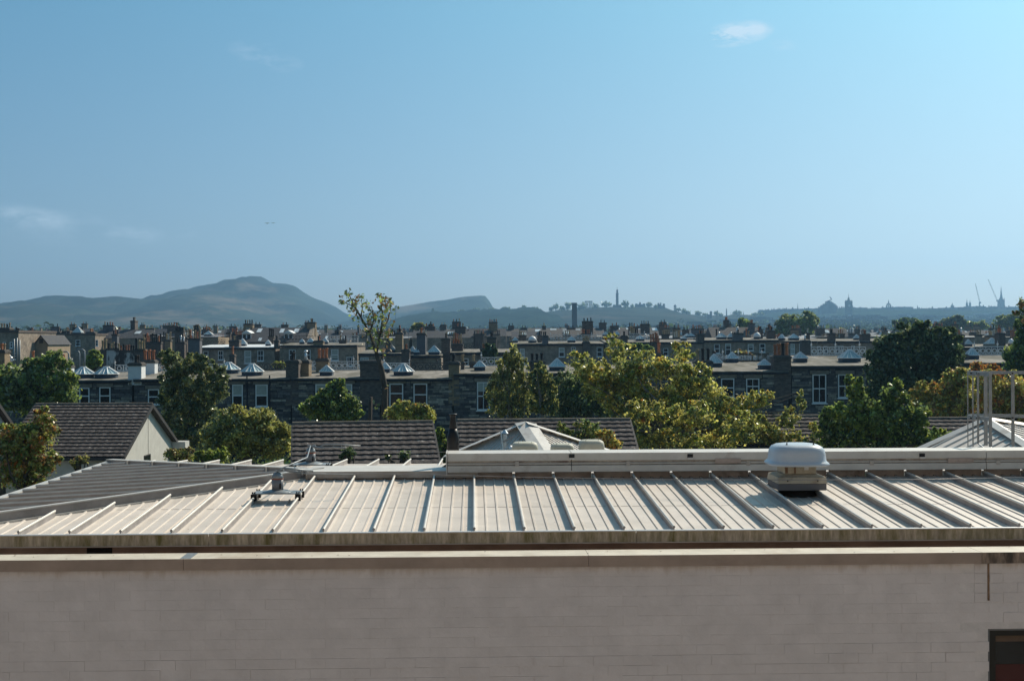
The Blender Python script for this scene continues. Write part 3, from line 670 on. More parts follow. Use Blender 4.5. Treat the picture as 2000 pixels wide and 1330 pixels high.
# pyramid roofs beyond
def pyramid(name, lab, apex, corners, rib, hipw, fascia, strips=True):
    base = sum(corners, Vector()) / 4; base = Vector((base.x, base.y, 0))
    t_ = thing(name, lab, 'roof', base); ap = apex - base
    cs = [c - base for c in corners]
    for i in range(4):
        a, b = cs[i], cs[(i + 1) % 4]
        MB().add([tuple(a), tuple(b), tuple(ap)], [(0, 1, 2)]).build('roof_slope', m_roofmetal, t_)
        e = (b - a); L_ = e.length; e.normalize(); nrm = e.cross(ap - a).normalized()
        if nrm.z < 0: nrm = -nrm
        mid = a + e * ((ap - a).dot(e)); up = (ap - mid); hgt = up.length; up.normalize(); sm = (ap - a).dot(e)
        n = int(L_ / rib)
        for k in range(1, n):
            s_ = k * rib; tt = (s_ / sm) if s_ < sm else (L_ - s_) / (L_ - sm)
            ln = hgt * tt - hipw * 1.2
            if ln < .1: continue
            p = a + e * s_; q = p + up * ln
            vs = []
            for P_ in (p, q):
                vs += [tuple(P_ - e * .02 + nrm * .002), tuple(P_ - e * .012 + nrm * .03), tuple(P_ + e * .012 + nrm * .03), tuple(P_ + e * .02 + nrm * .002)]
            MB().add(vs, [(0, 1, 5, 4), (1, 2, 6, 5), (2, 3, 7, 6), (0, 3, 2, 1), (4, 5, 6, 7)]).build('roof_seam', m_seam, t_)
    for c in cs:       # hip flashings
        d = (c - ap); dn = Vector((d.x, d.y, 0)).normalized(); sd = Vector((-dn.y, dn.x, 0))
        vs = []
        for P_ in (ap + Vector((0, 0, .03)), c): vs += [tuple(P_ - sd * hipw + Vector((0, 0, .015))), tuple(P_ + Vector((0, 0, .07))), tuple(P_ + sd * hipw + Vector((0, 0, .015)))]
        MB().add(vs, [(0, 3, 4, 1), (1, 4, 5, 2)]).build('hip_flashing', m_casing, t_)
    if fascia:
        for i in range(4):
            a, b = cs[i], cs[(i + 1) % 4]; e = (b - a).normalized(); o_ = Vector((e.y, -e.x, 0))
            vs = [a + Vector((0, 0, .03)), b + Vector((0, 0, .03)), b + o_ * .1 + Vector((0, 0, .02)), a + o_ * .1 + Vector((0, 0, .02)), b + o_ * .1 - Vector((0, 0, fascia)), a + o_ * .1 - Vector((0, 0, fascia))]
            MB().add([tuple(v) for v in vs], [(0, 1, 2, 3), (3, 2, 4, 5)]).build('eave_trim', m_casing, t_)
    w_ = MB()
    zb = min(c.z for c in cs) - .2
    sc_ = .94
    ws = [(c.x * sc_, c.y * sc_) for c in cs]
    w_.add([(x, y, 0) for x, y in ws] + [(x, y, zb) for x, y in ws], [(0, 1, 5, 4), (1, 2, 6, 5), (2, 3, 7, 6), (3, 0, 4, 7)])
    w_.build('wall', m_render, t_)
    return t_, base
ap = at(1026, 829, 40)
zz = at(872, 893, 40.5).z
def zp(px, Y): p = at(px, 700, Y); return Vector((p.x, p.y, zz))
p1, _b = pyramid('pyramid_roof', 'small light metal pyramid roof behind the cream vents', ap, [zp(868, 40.5), zp(1080, 37.3), zp(1215, 40.8), zp(1005, 44)], .16, .33, 0)
q = at(986, 848, 38.8) - _b
MB().lathe(q.x, q.y, [(.07, q.z - .4), (.07, q.z), (.11, q.z + .03), (.03, q.z + .13)], 10).build('roof_terminal', m_cowlsteel, p1)
q0 = at(978, 862, 38) - _b
MB().tube([tuple(q0 + Vector((0, 0, .3))), tuple(q0 - Vector((-.08, 0, .4)))], .02, 5).build('vent_pipe', m_white, p1)
q = at(997, 876, 37.8) - _b
MB().lathe(q.x, q.y, [(.04, q.z - .3), (.06, q.z), (.05, q.z + .06), (.02, q.z + .09)], 10).build('roof_terminal', m_cowlsteel, p1)
MB().add([tuple(at(x, y, 38.3) - _b) for x, y in ((980, 862), (1004, 850), (1006, 853), (984, 865))] , [(0, 1, 2, 3)]).build('snow_guard', m_steel, p1)
ap = at(1925, 822, 30); zz = at(1795, 886, 29).z
pyramid('pyramid_roof', 'larger grey metal pyramid roof with pale edges behind the guard cage', ap, [zp(1786, 29.6), zp(2075, 25.6), zp(2260, 30.5), zp(1950, 35)], .3, .14, .12)

# the photographer's own building: its sunlit front throws warm light back on the brick wall
own = MB()
for k in range(-6, 7):
    own.box(k * 4 - 1.35, k * 4 + 1.35, -2.0, -1.8, 0, 17)
for z in (0, 3.2, 6.4, 9.6, 12.8, 16): own.box(-26, 26, -2.01, -1.81, z - .7 if z else 0, z + .9)
own.box(-26, 26, -12, -2.3, 0, 17)
ob_ = tag(own.build('building', m_ownwall), 'buff walled building from which the view is seen, behind the camera', 'building')
MB().box(-40, 40, -1.7, 9.2, -.3, .004).build('courtyard', m_farwhite)['kind'] = 'structure'

# ------------------------------------------------------------------ tile roofed houses
tile_me = {}
def tile_mesh(w_, g):
    mb = MB(); h = .022
    xs = [0, .18, .3, .5, .68, .8, 1]; zs = [0, .004, .012, .012, .004, .0, .0]
    # profile: shallow roll in the middle of each tile
    top = []; n = len(xs)
    for y, lift in ((0, .052), (g + .05, .002)):
        for x, z in zip(xs, zs): top.append((x * w_ + .002 * (1 if x == 0 else -1 if x == 1 else 0), y, lift + z))
    mb.add(top, [(i, i + 1, n + i + 1, n + i) for i in range(n - 1)])
    fr_ = [(p[0], p[1], p[2]) for p in top[:n]] + [(p[0], p[1] + .012, p[2] - .055) for p in top[:n]]
    mb.add(fr_, [(n + i, n + i + 1, i + 1, i) for i in range(n - 1)], 1)
    return mb.mesh('tile', [m_tile, m_tileedge])
def tiled_house(lab, rl, rr, half, drop, yaw, gable_right=True, wall_m=None, front_courses=None, wins=(), max_tiles=300, name='tiled_house'):
    """rl, rr: ridge ends (world); half: half depth; drop: ridge to eave height"""
    base = Vector((rl.x, rl.y, 0)); Lr = (Vector((rr.x, rr.y, 0)) - base).length
    t_ = thing(name, lab, 'house', base, yaw)
    zr, ze = rl.z, rl.z - drop; sl = math.hypot(half, drop); th = math.atan2(drop, half)
    g = sl / round(sl / .33); nr = round(sl / .33); nc = max(1, round(Lr / .33)); w_ = Lr / nc
    key = (round(w_, 3), round(g, 3)); me = tile_me.get(key) or tile_mesh(w_, g); tile_me[key] = me
    # roof body
    rf = MB(); e = .0
    rf.add([(0, 0, zr - .03), (Lr, 0, zr - .03), (Lr, -half, ze - .03), (0, -half, ze - .03), (Lr, half, ze - .03), (0, half, ze - .03),
            (0, 0, zr - .2), (Lr, 0, zr - .2), (Lr, -half, ze - .14), (0, -half, ze - .14), (Lr, half, ze - .14), (0, half, ze - .14)],
           [(0, 3, 2, 1), (0, 1, 4, 5), (3, 9, 8, 2), (5, 4, 10, 11), (0, 6, 9, 3), (1, 2, 8, 7), (0, 5, 11, 6), (1, 7, 10, 4), (6, 7, 8, 9), (6, 11, 10, 7)])
    roof = rf.build('roof', m_tile, t_)
    nt_ = 0; rest = MB()
    for r in range(nr):
        for c in range(nc):
            s0 = (r + 1) * g
            y = -half * s0 / sl; z = zr - drop * s0 / sl
            if nt_ < max_tiles:
                o = link('tile', me, roof, (c * w_, y, z - .0)); o.rotation_euler = (th + rnd.uniform(-.004, .004), rnd.uniform(-.004, .004), 0); nt_ += 1
            else:
                d = Vector((0, math.cos(th), math.sin(th))); nn = Vector((0, -math.sin(th), math.cos(th))); P_ = Vector((c * w_, y, z))
                vs = [P_ + nn * .034, P_ + Vector((w_ * .98, 0, 0)) + nn * .034, P_ + Vector((w_ * .98, 0, 0)) + d * g + nn * .005, P_ + d * g + nn * .005, P_, P_ + Vector((w_ * .98, 0, 0))]
                rest.add([tuple(v) for v in vs], [(0, 1, 2, 3), (4, 5, 1, 0)])
    if rest.v: tag(rest.build('tiling', m_tile, roof), kind='stuff')
    rt = MB().tube([(0, 0, 0), (.44, 0, 0)], .085, 8).mesh('ridge_tile', m_ridge)
    for i in range(int(Lr / .45) + 1):
        x = min(i * .45, Lr - .44); link('ridge_tile', rt, roof, (x, 0, zr - .0 + rnd.uniform(-.004, .004)))
    for xx in (0, Lr):
        mb = MB()
        for sgn in (-1, 1):
            mb.add([(xx - .04, 0, zr + .035), (xx + .04, 0, zr + .035), (xx + .04, sgn * half, ze + .035), (xx - .04, sgn * half, ze + .035), (xx - .04, 0, zr - .18), (xx + .04, 0, zr - .18), (xx + .04, sgn * half, ze - .15), (xx - .04, sgn * half, ze - .15)],
                   [(0, 1, 2, 3), (0, 3, 7, 4), (1, 5, 6, 2), (3, 2, 6, 7), (4, 7, 6, 5)])
        mb.build('verge_board', m_barge, t_)
    inset = .22
    wl = MB(); wy = half - .35; zt = zr - .2 - drop * .0
    x0, x1 = inset, Lr - inset
    zs_ = ze + drop * (.35 / half) - .16
    wl.add([(x0, -wy, 0), (x1, -wy, 0), (x1, -wy, zs_), (x0, -wy, zs_), (x0, wy, 0), (x1, wy, 0), (x1, wy, zs_), (x0, wy, zs_), (x0, 0, zr - .21), (x1, 0, zr - .21)],
           [(0, 1, 2, 3), (5, 4, 7, 6), (4, 0, 3, 8, 7), (1, 5, 6, 9, 2)])
    wl.build('wall', wall_m or m_render, t_)
    MB().box(0, Lr, -half - .11, -half - .01, ze - .15, ze - .02).build('gutter', m_barge, t_)
    MB().box(0, Lr, half + .01, half + .11, ze - .15, ze - .02).build('gutter', m_barge, t_)
    for kind, u, v, w2, h2, zc_ in wins:
        if kind == 'front':
            f = MB().box(u - w2 / 2, u + w2 / 2, -wy - .03, -wy - .002, zc_ - h2 / 2, zc_ + h2 / 2).build('window', m_barge, t_)
            MB().box(u - w2 / 2 + .06, u + w2 / 2 - .06, -wy - .036, -wy - .031, zc_ - h2 / 2 + .06, zc_ + h2 / 2 - .06).build('pane', m_darkglass, f)
        else:
            f = MB().box(x1 + .002, x1 + .03, v - w2 / 2, v + w2 / 2, zc_ - h2 / 2, zc_ + h2 / 2).build('window', m_barge, t_)
            MB().box(x1 + .031, x1 + .036, v - w2 / 2 + .05, v + w2 / 2 - .05, zc_ - h2 / 2 + .05, zc_ + h2 / 2 - .05).build('pane', m_darkglass, f)
    return t_
def yawv(d): return R(d)
def rend(rl, L_, yaw): return rl + Vector((math.cos(R(yaw)) * L_, math.sin(R(yaw)) * L_, 0))
rl = at(70, 790, 65)
hA = tiled_house('house with dark tiled roof and cream gable wall at the left', rl, rend(rl, 5.77, -.3), 4.75, 2.19, R(-.3),
                 wins=(('front', 1.35, 0, .95, 1.1, 3.75), ('front', 4.2, 0, .8, 1.1, 3.75), ('gable', 0, -.2, 1.1, .8, 4.55)))
MB().box(5.55, 6.25, 4.45, 5.3, 4.85, 5.22).build('eaves_box', m_fasciaw, hA)
MB().box(5.552, 5.558, -.02, .02, 0, 7.0).build('control_joint', m_barge, hA)
rl = at(-120, 770, 60)
tiled_house('house mostly out of frame with sloping verge at the left edge', rl, rend(rl, 2.45, 0), 4.2, 2.6, 0, max_tiles=40)
rl = at(571, 828, 46.2)
tiled_house('house with short brown tiled roof left of the black flue', rl, rend(rl, 4.93, 9), 5.0, 2.33, R(9))
rl = at(893, 822, 50)
tiled_house('house with long brown tiled roof behind the small pyramid roof', rl, rend(rl, 6.6, 2.9), 4.8, 2.24, R(2.9))
rl = at(1372, 814, 57)
tiled_house('house whose tiled roof shows behind the yellowing tree and fan unit', rl, rend(rl, 5.35, 1), 4.8, 2.24, R(1))
rl = at(1792, 818, 56)
tiled_house('house nearly hidden behind the shrubs at the right', rl, rend(rl, 3.0, 2), 4.8, 2.24, R(2), max_tiles=150)

# ------------------------------------------------------------------ parts of the stone terraces
pot_me = [MB().lathe(0, 0, [(.13, 0), (.10, .08), (.105, .45), (.135, .48), (.13, .56), (.09, .56)], 8).mesh('chimney_pot', m_pot[i], True) for i in range(4)]
pot_tall = [MB().lathe(0, 0, [(.15, 0), (.11, .12), (.115, .75), (.15, .8), (.14, .92), (.09, .92)], 8).mesh('chimney_pot', m_pot[i], True) for i in range(4)]
pot_cowl = MB().lathe(0, 0, [(.1, 0), (.1, .5), (.06, .52), (.06, .6), (.19, .62), (.15, .7), (.03, .74)], 8).mesh('pot_cowl', [m_cowlsteel], True)
def chimney(parent, base, x, y, z0, z1, wx, wy, m, pots=3, kinds=(0, 1, 2), tall=False, cope=True, full=True, rows=1):
    """x, y: centre of the stack in the parent's axes; pots stand on the cope"""
    mb = MB().box(x - wx / 2, x + wx / 2, y - wy / 2, y + wy / 2, z0, z1 - .28, 0)
    if cope:
        mb.box(x - wx / 2 - .06, x + wx / 2 + .06, y - wy / 2 - .06, y + wy / 2 + .06, z1 - .279, z1 - .10, 1)
        mb.frus(x, y, z1 - .099, z1, wx / 2 + .02, wy / 2 + .02, wx / 2 - .08, wy / 2 - .08, 1)
    else:
        mb.box(x - wx / 2, x + wx / 2, y - wy / 2, y + wy / 2, z1 - .279, z1, 0)
    c = mb.build('chimney', [m, m_cope], parent)
    along = wx >= wy
    for i in range(pots):
        t_ = (i + .5) / pots - .5
        px_, py_ = (x + t_ * (wx - .1), y) if along else (x + rnd.uniform(-.05, .05), y + t_ * (wy - .1))
        k = rnd.choice(kinds); me = (pot_tall if tall else pot_me)[k] if k < 4 else pot_cowl
        o = link('chimney_pot', me, c, (px_, py_, z1 - .01)); o.scale = (1, 1, rnd.uniform(.85, 1.2))
    return c
def cupola(parent, x, y, z, r, h, kind='oct', base_h=.3, m_g=None):
    """glazed roof light: dark curb, glass faces, white glazing bars"""
    n = {'oct': 8, 'sq': 4}[kind]; s = MB()
    s.lathe(x, y, [(r * 1.0, z), (r * 1.0, z + base_h)], n)
    c = s.build('skylight', m_cupbase, parent)
    tr = r * .2 if kind == 'oct' else r * .10
    g = MB().lathe(x, y, [(r * 1.08, z + base_h + .002), (tr, z + base_h + h)], n)
    g.build('glazing', m_g or m_cupglass, c)
    b = MB()
    for k in range(n):
        t_ = 2 * math.pi * (k + .5) / n; t2 = 2 * math.pi * (k + 1.5) / n
        p0 = Vector((x + math.cos(t_) * r * 1.1, y + math.sin(t_) * r * 1.1, z + base_h + .01)); p1 = Vector((x + math.cos(t_) * tr, y + math.sin(t_) * tr, z + base_h + h + .02))
        q0 = Vector((x + math.cos(t2) * r * 1.1, y + math.sin(t2) * r * 1.1, z + base_h + .01)); q1 = Vector((x + math.cos(t2) * tr, y + math.sin(t2) * tr, z + base_h + h + .02))
        b.tube([p0, p1], .05, 4)
        for f_ in ((.5,) if kind == 'oct' else (.25, .5, .75)): b.tube([p0.lerp(q0, f_), p1.lerp(q1, f_)], .026, 4)
        b.tube([p0, q0], .03, 4)
    b.lathe(x, y, [(tr * 1.5, z + base_h + h - .02), (tr * 1.3, z + base_h + h + .09)], n)
    b.build('glazing_bars', m_white, c)
    return c
def dome(parent, x, y, z, r, h):
    c = MB().lathe(x, y, [(r, z), (r, z + .3)], 10).build('skylight', m_cupbase, parent)
    MB().lathe(x, y, [(r * 1.05, z + .302), (r * .95, z + .3 + h * .4), (r * .6, z + .3 + h * .8), (.05, z + .3 + h)], 12).build('dome', m_white, c, smooth=True)
def cresting(parent, x0, x1, y, z, h, m, finials=True, step=.5):
    mb = MB()
    mb.box(x0, x1, y - .03, y + .03, z + h - .07, z + h).box(x0, x1, y - .035, y + .035, z, z + .08)
    n = int((x1 - x0) / step)
    for i in range(n + 1):
        x = x0 + (x1 - x0) * i / n
        mb.box(x - .025, x + .025, y - .02, y + .02, z + .08, z + h - .07)
        if i < n:
            cx_ = x + (x1 - x0) / n / 2; cz_ = z + h * .48; rr = min(step * .44, h * .36)
            k = 10; vs = []
            for q in range(k):
                a_ = 2 * math.pi * q / k
                for r_ in (rr, rr * .62): vs.append((cx_ + r_ * math.cos(a_), y, cz_ + r_ * math.sin(a_)))
                for r_ in (rr, rr * .62): vs.append((cx_ + r_ * math.cos(a_), y + .03, cz_ + r_ * math.sin(a_)))
            fs = []
            for q in range(k):
                a_, b_ = q * 4, ((q + 1) % k) * 4
                fs += [(a_, a_ + 1, b_ + 1, b_), (a_ + 2, b_ + 2, b_ + 3, a_ + 3), (a_, b_, b_ + 2, a_ + 2), (a_ + 1, a_ + 3, b_ + 3, b_ + 1)]
            mb.add(vs, fs)
        if finials and i % 4 == 0:
            mb.box(x - .04, x + .04, y - .03, y + .03, z + h, z + h + .12).lathe(x, y, [(.05, z + h + .12), (.10, z + h + .2), (.03, z + h + .27), (.01, z + h + .5)], 6)
    return mb.build('roof_cresting', m, parent)
def window(parent, x, yf, z0, z1, w_, style='sash', surround=True, blind=0):
    """window set in the front face yf of a wall"""
    mb = MB(); b = .09
    y0, y1 = yf - .05, yf - .004
    mb.box(x - w_ / 2, x + w_ / 2, y0, y1, z1 - b, z1).box(x - w_ / 2, x + w_ / 2, y0, y1, z0, z0 + b)
    mb.box(x - w_ / 2, x - w_ / 2 + b, y0, y1, z0 + b, z1 - b).box(x + w_ / 2 - b, x + w_ / 2, y0, y1, z0 + b, z1 - b)
    zm = (z0 + z1) / 2 if style != 'transom' else z0 + (z1 - z0) * .62
    mb.box(x - w_ / 2 + b, x + w_ / 2 - b, y0 + .004, y1, zm - .045, zm + .045)
    if style == 'sash4': mb.box(x - .022, x + .022, y0 + .008, y1, z0 + b, zm - .045).box(x - .022, x + .022, y0 + .008, y1, zm + .045, z1 - b)
    if style == 'wide':
        for q in (-.17, .17): mb.box(x + q * w_ - .03, x + q * w_ + .03, y0 + .008, y1, z0 + b, z1 - b)
    mb.box(x - w_ / 2 - .08, x + w_ / 2 + .08, yf - .16, yf - .051, z0 - .10, z0 - .001)
    f = mb.build('window', m_white, parent)
    MB().box(x - w_ / 2 + b, x + w_ / 2 - b, y1 - .016, y1 - .006, z0 + b, z1 - b).build('pane', m_darkglass, f)
    if blind: MB().box(x - w_ / 2 + b, x + w_ / 2 - b, y1 - .0245, y1 - .0175, z1 - b - (z1 - z0) * blind, z1 - b).build('blind', m_curtain, f)
    if style == 'curtain':
        for sg in (-1, 1):
            xe = x + sg * (w_ / 2 - b)
            MB().add([(xe, y1 - .02, z1 - b), (x + sg * .05, y1 - .02, z1 - b), (xe - sg * .06, y1 - .02, z0 + (z1 - z0) * .3), (xe, y1 - .02, z0 + b)], [(0, 1, 2, 3)]).build('curtain', m_curtain, f)
    if surround:
        s = MB().box(x - w_ / 2 - .2, x + w_ / 2 + .2, yf - .10, yf - .003, z1 + .01, z1 + .30)
        s.build('lintel', m_surround, parent)

def terrace(lab, px0, px1, pe, Y, depth=9.0, backrise=.45, wins=(), stacks=(), cups=(), domes=(), crest=None, stones=True, zvis=4.2, wall_m=None,
            roof_m=None, group='stone terrace houses in the nearest row', pipes=(), eave_over=.28, band=.22, flatband=True, name='terrace_house', stone_w=(.4, 1.0), stone_h=.15):
    """flat roofed stone house; px, py are where its parts stand, converted once to metres"""
    a = at(px0, pe, Y); b = at(px1, pe, Y); base = Vector((a.x, Y, ground_z(Y) - 1)); W_ = b.x - a.x
    ze = (a.z + b.z) / 2 - base.z
    t_ = thing(name, lab, 'house', base, 0, group)
    def lx(px): return at(px, pe, Y).x - a.x
    def lz(py, yy=0, px=None): return at(px or (px0 + px1) / 2, py, Y + yy).z - base.z
    MB().box(0, W_, 0.0, depth, 0, ze - band - .02).build('wall', wall_m or (m_joint if stones else m_ashlar), t_)
    # windows first, then the stones around them
    holes = []
    for wd in wins:
        px, pw, y0, y1, st = wd[:5]; bl = wd[5] if len(wd) > 5 else 0
        x = lx(px); w_ = pw / F * Y; z1, z0 = lz(y0, 0, px), lz(y1, 0, px)
        window(t_, x, 0, z0, z1, w_, st, True, bl); holes.append((x - w_ / 2 - .06, x + w_ / 2 + .06, z0 - .12, z1 + .03)); holes.append((x - w_ / 2 - .24, x + w_ / 2 + .24, z1, z1 + .32))
    if stones:
        cells = []; z = ze - band - .04; zl = ze - zvis
        while z > zl:
            h = stone_h * rnd.choice((.8, 1, 1, 1.25, 1.5)); x = rnd.uniform(-.5, 0)
            while x < W_:
                w_ = rnd.uniform(*stone_w) * (1.0 if rnd.random() < .75 else 1.5)
                x0, x1 = max(0, x), min(W_, x + w_)
                if x1 - x0 > .12:
                    segs = [(x0, x1)]
                    for hx0, hx1, hz0, hz1 in holes:
                        if z > hz0 and z - h < hz1:
                            ns = []
                            for s0, s1 in segs:
                                if s1 <= hx0 or s0 >= hx1: ns.append((s0, s1))
                                else:
                                    if s0 < hx0 - .1: ns.append((s0, hx0))
                                    if s1 > hx1 + .1: ns.append((hx1, s1))
                            segs = ns
                    for s0, s1 in segs: cells.append((s0, s1, z - h, z, rnd.randrange(6)))
                x += w_
            z -= h
        rnd.shuffle(cells)
        cells.sort(key=lambda c: -(c[1] - c[0]) * (c[3] - c[2]))
        for s0, s1, z0, z1, mi in cells[:280]:
            o = link('stone', stone_me[mi], t_, ((s0 + s1) / 2, 0, (z0 + z1) / 2)); o.scale = ((s1 - s0) - .03, rnd.uniform(.03, .075), (z1 - z0) - .025)
        if len(cells) > 280:
            for mi in (0,):
                mb = MB()
                for s0, s1, z0, z1, mj in cells[280:]: mb.box(s0 + .015, s1 - .015, -rnd.uniform(.02, .06), 0.02, z0 + .012, z1 - .012, mj)
                tag(mb.build('rubble_stonework', m_stones, t_), kind='stuff')
    # roof: slab rising to the back, dark gutter band under its lip
    zb = ze + backrise
    rf = MB().add([(-.02, -eave_over, ze), (W_ - .02, -eave_over, ze), (W_ - .02, depth, zb), (-.02, depth, zb), (-.02, -eave_over, ze - .07), (W_ - .02, -eave_over, ze - .07), (W_ - .02, depth, ze - .2), (-.02, depth, ze - .2)],
                  [(0, 1, 2, 3), (4, 5, 1, 0), (1, 5, 6, 2), (3, 2, 6, 7), (0, 3, 7, 4), (7, 6, 5, 4)])
    roof = rf.build('roof', roof_m or m_felt, t_)
    MB().box(0, W_ - .04, -eave_over + .03, .05, ze - band, ze - .075).build('gutter', m_eave, t_)
    for px in pipes: MB().tube([(lx(px), -.12, ze + .25), (lx(px), -.12, ze - zvis)], .06, 6).build('downpipe', m_eave, t_)
    def zroof_(yy): return ze + backrise * (yy + eave_over) / (depth + eave_over)
    for s_ in stacks:
        x0, x1, pt, yy, wy, m, n, kinds = s_[:8]; tall = s_[8] if len(s_) > 8 else False
        k = (Y + yy) / Y
        c0 = at(x0, pt, Y + yy).x - a.x; c1 = at(x1, pt, Y + yy).x - a.x; zt = lz(pt, yy, x0)
        chimney(roof, base, (c0 + c1) / 2, yy + wy / 2, (ze - .4 if m is m_stackwhite else ze - 2.2 if yy < 0 else zroof_(yy) - .3), zt, c1 - c0, wy, m, n, kinds, tall)
    for px, pw, py, yy, kind, hf in cups:
        cx_ = at(px, py, Y + yy).x - a.x; r = pw / 2 / F * (Y + yy); r2 = r if kind == 'oct' else r * 1.25
        bh = .32
        cupola(roof, cx_, yy, zroof_(yy) - .02, r2, hf * .62, kind, bh)
    for px, pw, yy, hf in domes: dome(roof, at(px, 700, Y + yy).x - a.x, yy, zroof_(yy) - .02, pw / 2 / F * (Y + yy), hf)
    if crest:
        for c0, c1, h, m in crest: cresting(roof, at(c0, 700, Y + depth).x - a.x, at(c1, 700, Y + depth).x - a.x, depth - .1, zb, h, m)
    return t_, roof, ze, a
stone_me = [MB().box(-.5, .5, -1, .2, -.5, .5).mesh('stone', m_stones[i]) for i in range(6)]

# nearest terrace -----------------------------------------------------------
D = 105
terrace('stone terrace house at the left with two octagonal glass skylights', 140, 258, 742, D, wins=((205, 22, 756, 790, 'sash'), (165, 20, 757, 790, 'sash')),
        stacks=((128, 138, 712, 2, .9, m_stackwhite, 2, (1, 3)), (250, 276, 708, -.05, 1.2, m_stackwhite, 2, (2, 2))), cups=((163, 42, 735, 2.2, 'oct', .85), (208, 44, 735, 2.2, 'oct', .85)), crest=((225, 258, .6, m_iron),))
terrace('stone terrace house partly hidden by trees at the far left edge', -60, 132, 745, D + 1, wins=((60, 22, 760, 795, 'sash'),),
        stacks=((-6, 9, 683, 3, 1.2, m_stacktan, 2, (1, 0)), (57, 67, 700, 5, .6, m_stacktan, 1, (0,)), (112, 128, 716, 5, .8, m_stackwhite, 2, (1, 0), True)), cups=((17, 32, 735, 3, 'oct', .95),))
terrace('stone terrace house mostly behind the big grey green tree', 262, 452, 740, D, wins=((300, 22, 760, 790, 'sash'),),
        stacks=((275, 302, 703, 5.5, 1.0, m_stackwhite, 3, (0, 1, 0), True),), cups=((447, 42, 722, 6, 'oct', .9),), crest=((300, 450, .6, m_iron),))
terrace('stone terrace house with two blind-covered windows and octagonal skylight', 454, 568, 739, D, wins=((464, 21, 751, 794, 'sash', .45), (511, 24, 751, 794, 'sash', .45)),
        stacks=((558, 583, 703, -.05, 1.3, m_stackdark, 2, (2,)),), cups=((493, 42, 735, 3.2, 'oct', .95),), crest=((500, 566, .62, m_darkiron),), pipes=(483, 527))
terrace('stone terrace house with wide white window behind a round bush', 570, 742, 738, D, wins=((652, 72, 750, 786, 'wide', .3),),
        stacks=((586, 603, 703, 1.5, 1.5, m_stacktan, 1, (4,)), (617, 641, 700, 6, 1.0, m_stacktan, 3, (0, 0, 4), True), (703, 744, 704, -.1, 1.6, m_stackdark, 0, (0,))),
        cups=((638, 27, 732, 2.5, 'sq', .75),), crest=((600, 702, .75, m_iron),))
terrace('stone terrace house with two white modern windows and large octagonal skylight', 744, 884, 739, D, wins=((774, 27, 749, 800, 'transom'), (821, 27, 749, 806, 'transom')),
        stacks=((876, 897, 706, -.05, 1.2, m_stacktan, 2, (2,)),), cups=((788, 40, 735, 3.4, 'oct', .95), (752, 22, 725, 6.5, 'sq', .8)), crest=((750, 800, .65, m_iron), (802, 880, .65, m_darkiron)))
terrace('stone terrace house beside the birch with a sash window and white cresting', 886, 1032, 729, D, wins=((944, 25, 746, 801, 'sash4', .3),),
        stacks=((900, 907, 706, 4, .7, m_stackdark, 1, (1,)), (917, 931, 706, 6, .8, m_stackdark, 1, (1,)), (1034, 1064, 704, -.05, 1.2, m_stackdark, 3, (2, 4, 2))), cups=((937, 24, 725, 3, 'sq', .75),), crest=((940, 1030, .72, m_iron),))
terrace('stone terrace house behind the birch and yellowing tree', 1034, 1250, 728, D, wins=((1120, 24, 750, 790, 'sash'),), stacks=((1206, 1228, 695, 4, 1, m_stackdark, 3, (0, 0, 4), True),),
        cups=((1088, 34, 720, 2.5, 'sq', 1.0), (1246, 24, 722, 4, 'oct', .6)))
terrace('stone terrace house hidden behind the yellowing tree crown', 1252, 1362, 726, D, wins=(), stacks=((1280, 1296, 690, 5, 1, m_stackdark, 2, (0,), True), (1358, 1392, 704, 0, 1.3, m_stackgrey, 3, (2, 1, 2), True)), stones=True)
terrace('stone terrace house with brown window, cresting and tall dark chimney', 1364, 1540, 725, D, wins=((1421, 26, 739, 776, 'sash'), (1470, 26, 739, 770, 'sash4')),
        stacks=((1512, 1545, 694, -.1, 1.3, m_stackdark, 4, (0, 0, 2), True), (1390, 1402, 700, 7, .6, m_stackdark, 2, (2, 4))), cups=((1395, 30, 715, 4, 'sq', 1.1), (1493, 25, 720, 1.8, 'sq', .7), (1430, 24, 700, 8.2, 'sq', .8)),
        crest=((1396, 1510, .62, m_iron), (1411, 1512, .62, m_iron)), backrise=.65)
terrace('stone terrace house with tall curtained sash window and two square skylights', 1546, 1692, 714, D, wins=((1600, 27, 731, 787, 'sash4'), (1650, 27, 731, 777, 'sash4')),
        cups=((1563, 26, 708, 3, 'sq', .75), (1659, 40, 706, 3, 'sq', 1.05)), crest=((1584, 1690, .75, m_iron),), backrise=.7, stone_h=.15)
terrace('stone terrace house behind the dark chestnut tree', 1694, 1880, 713, D, wins=(), stones=True, stacks=((1836, 1860, 680, 4, 1, m_stackdark, 3, (0,)),))
terrace('stone terrace house with white cresting behind the guard cage', 1882, 2080, 708, D, wins=((1935, 24, 724, 750, 'sash'),), stacks=((1884, 1893, 692, 3, 1, m_stackgrey, 0, (0,)),),
        cups=((1898, 24, 700, 4, 'sq', .9),), crest=((1902, 2050, .75, m_iron),), backrise=.5)

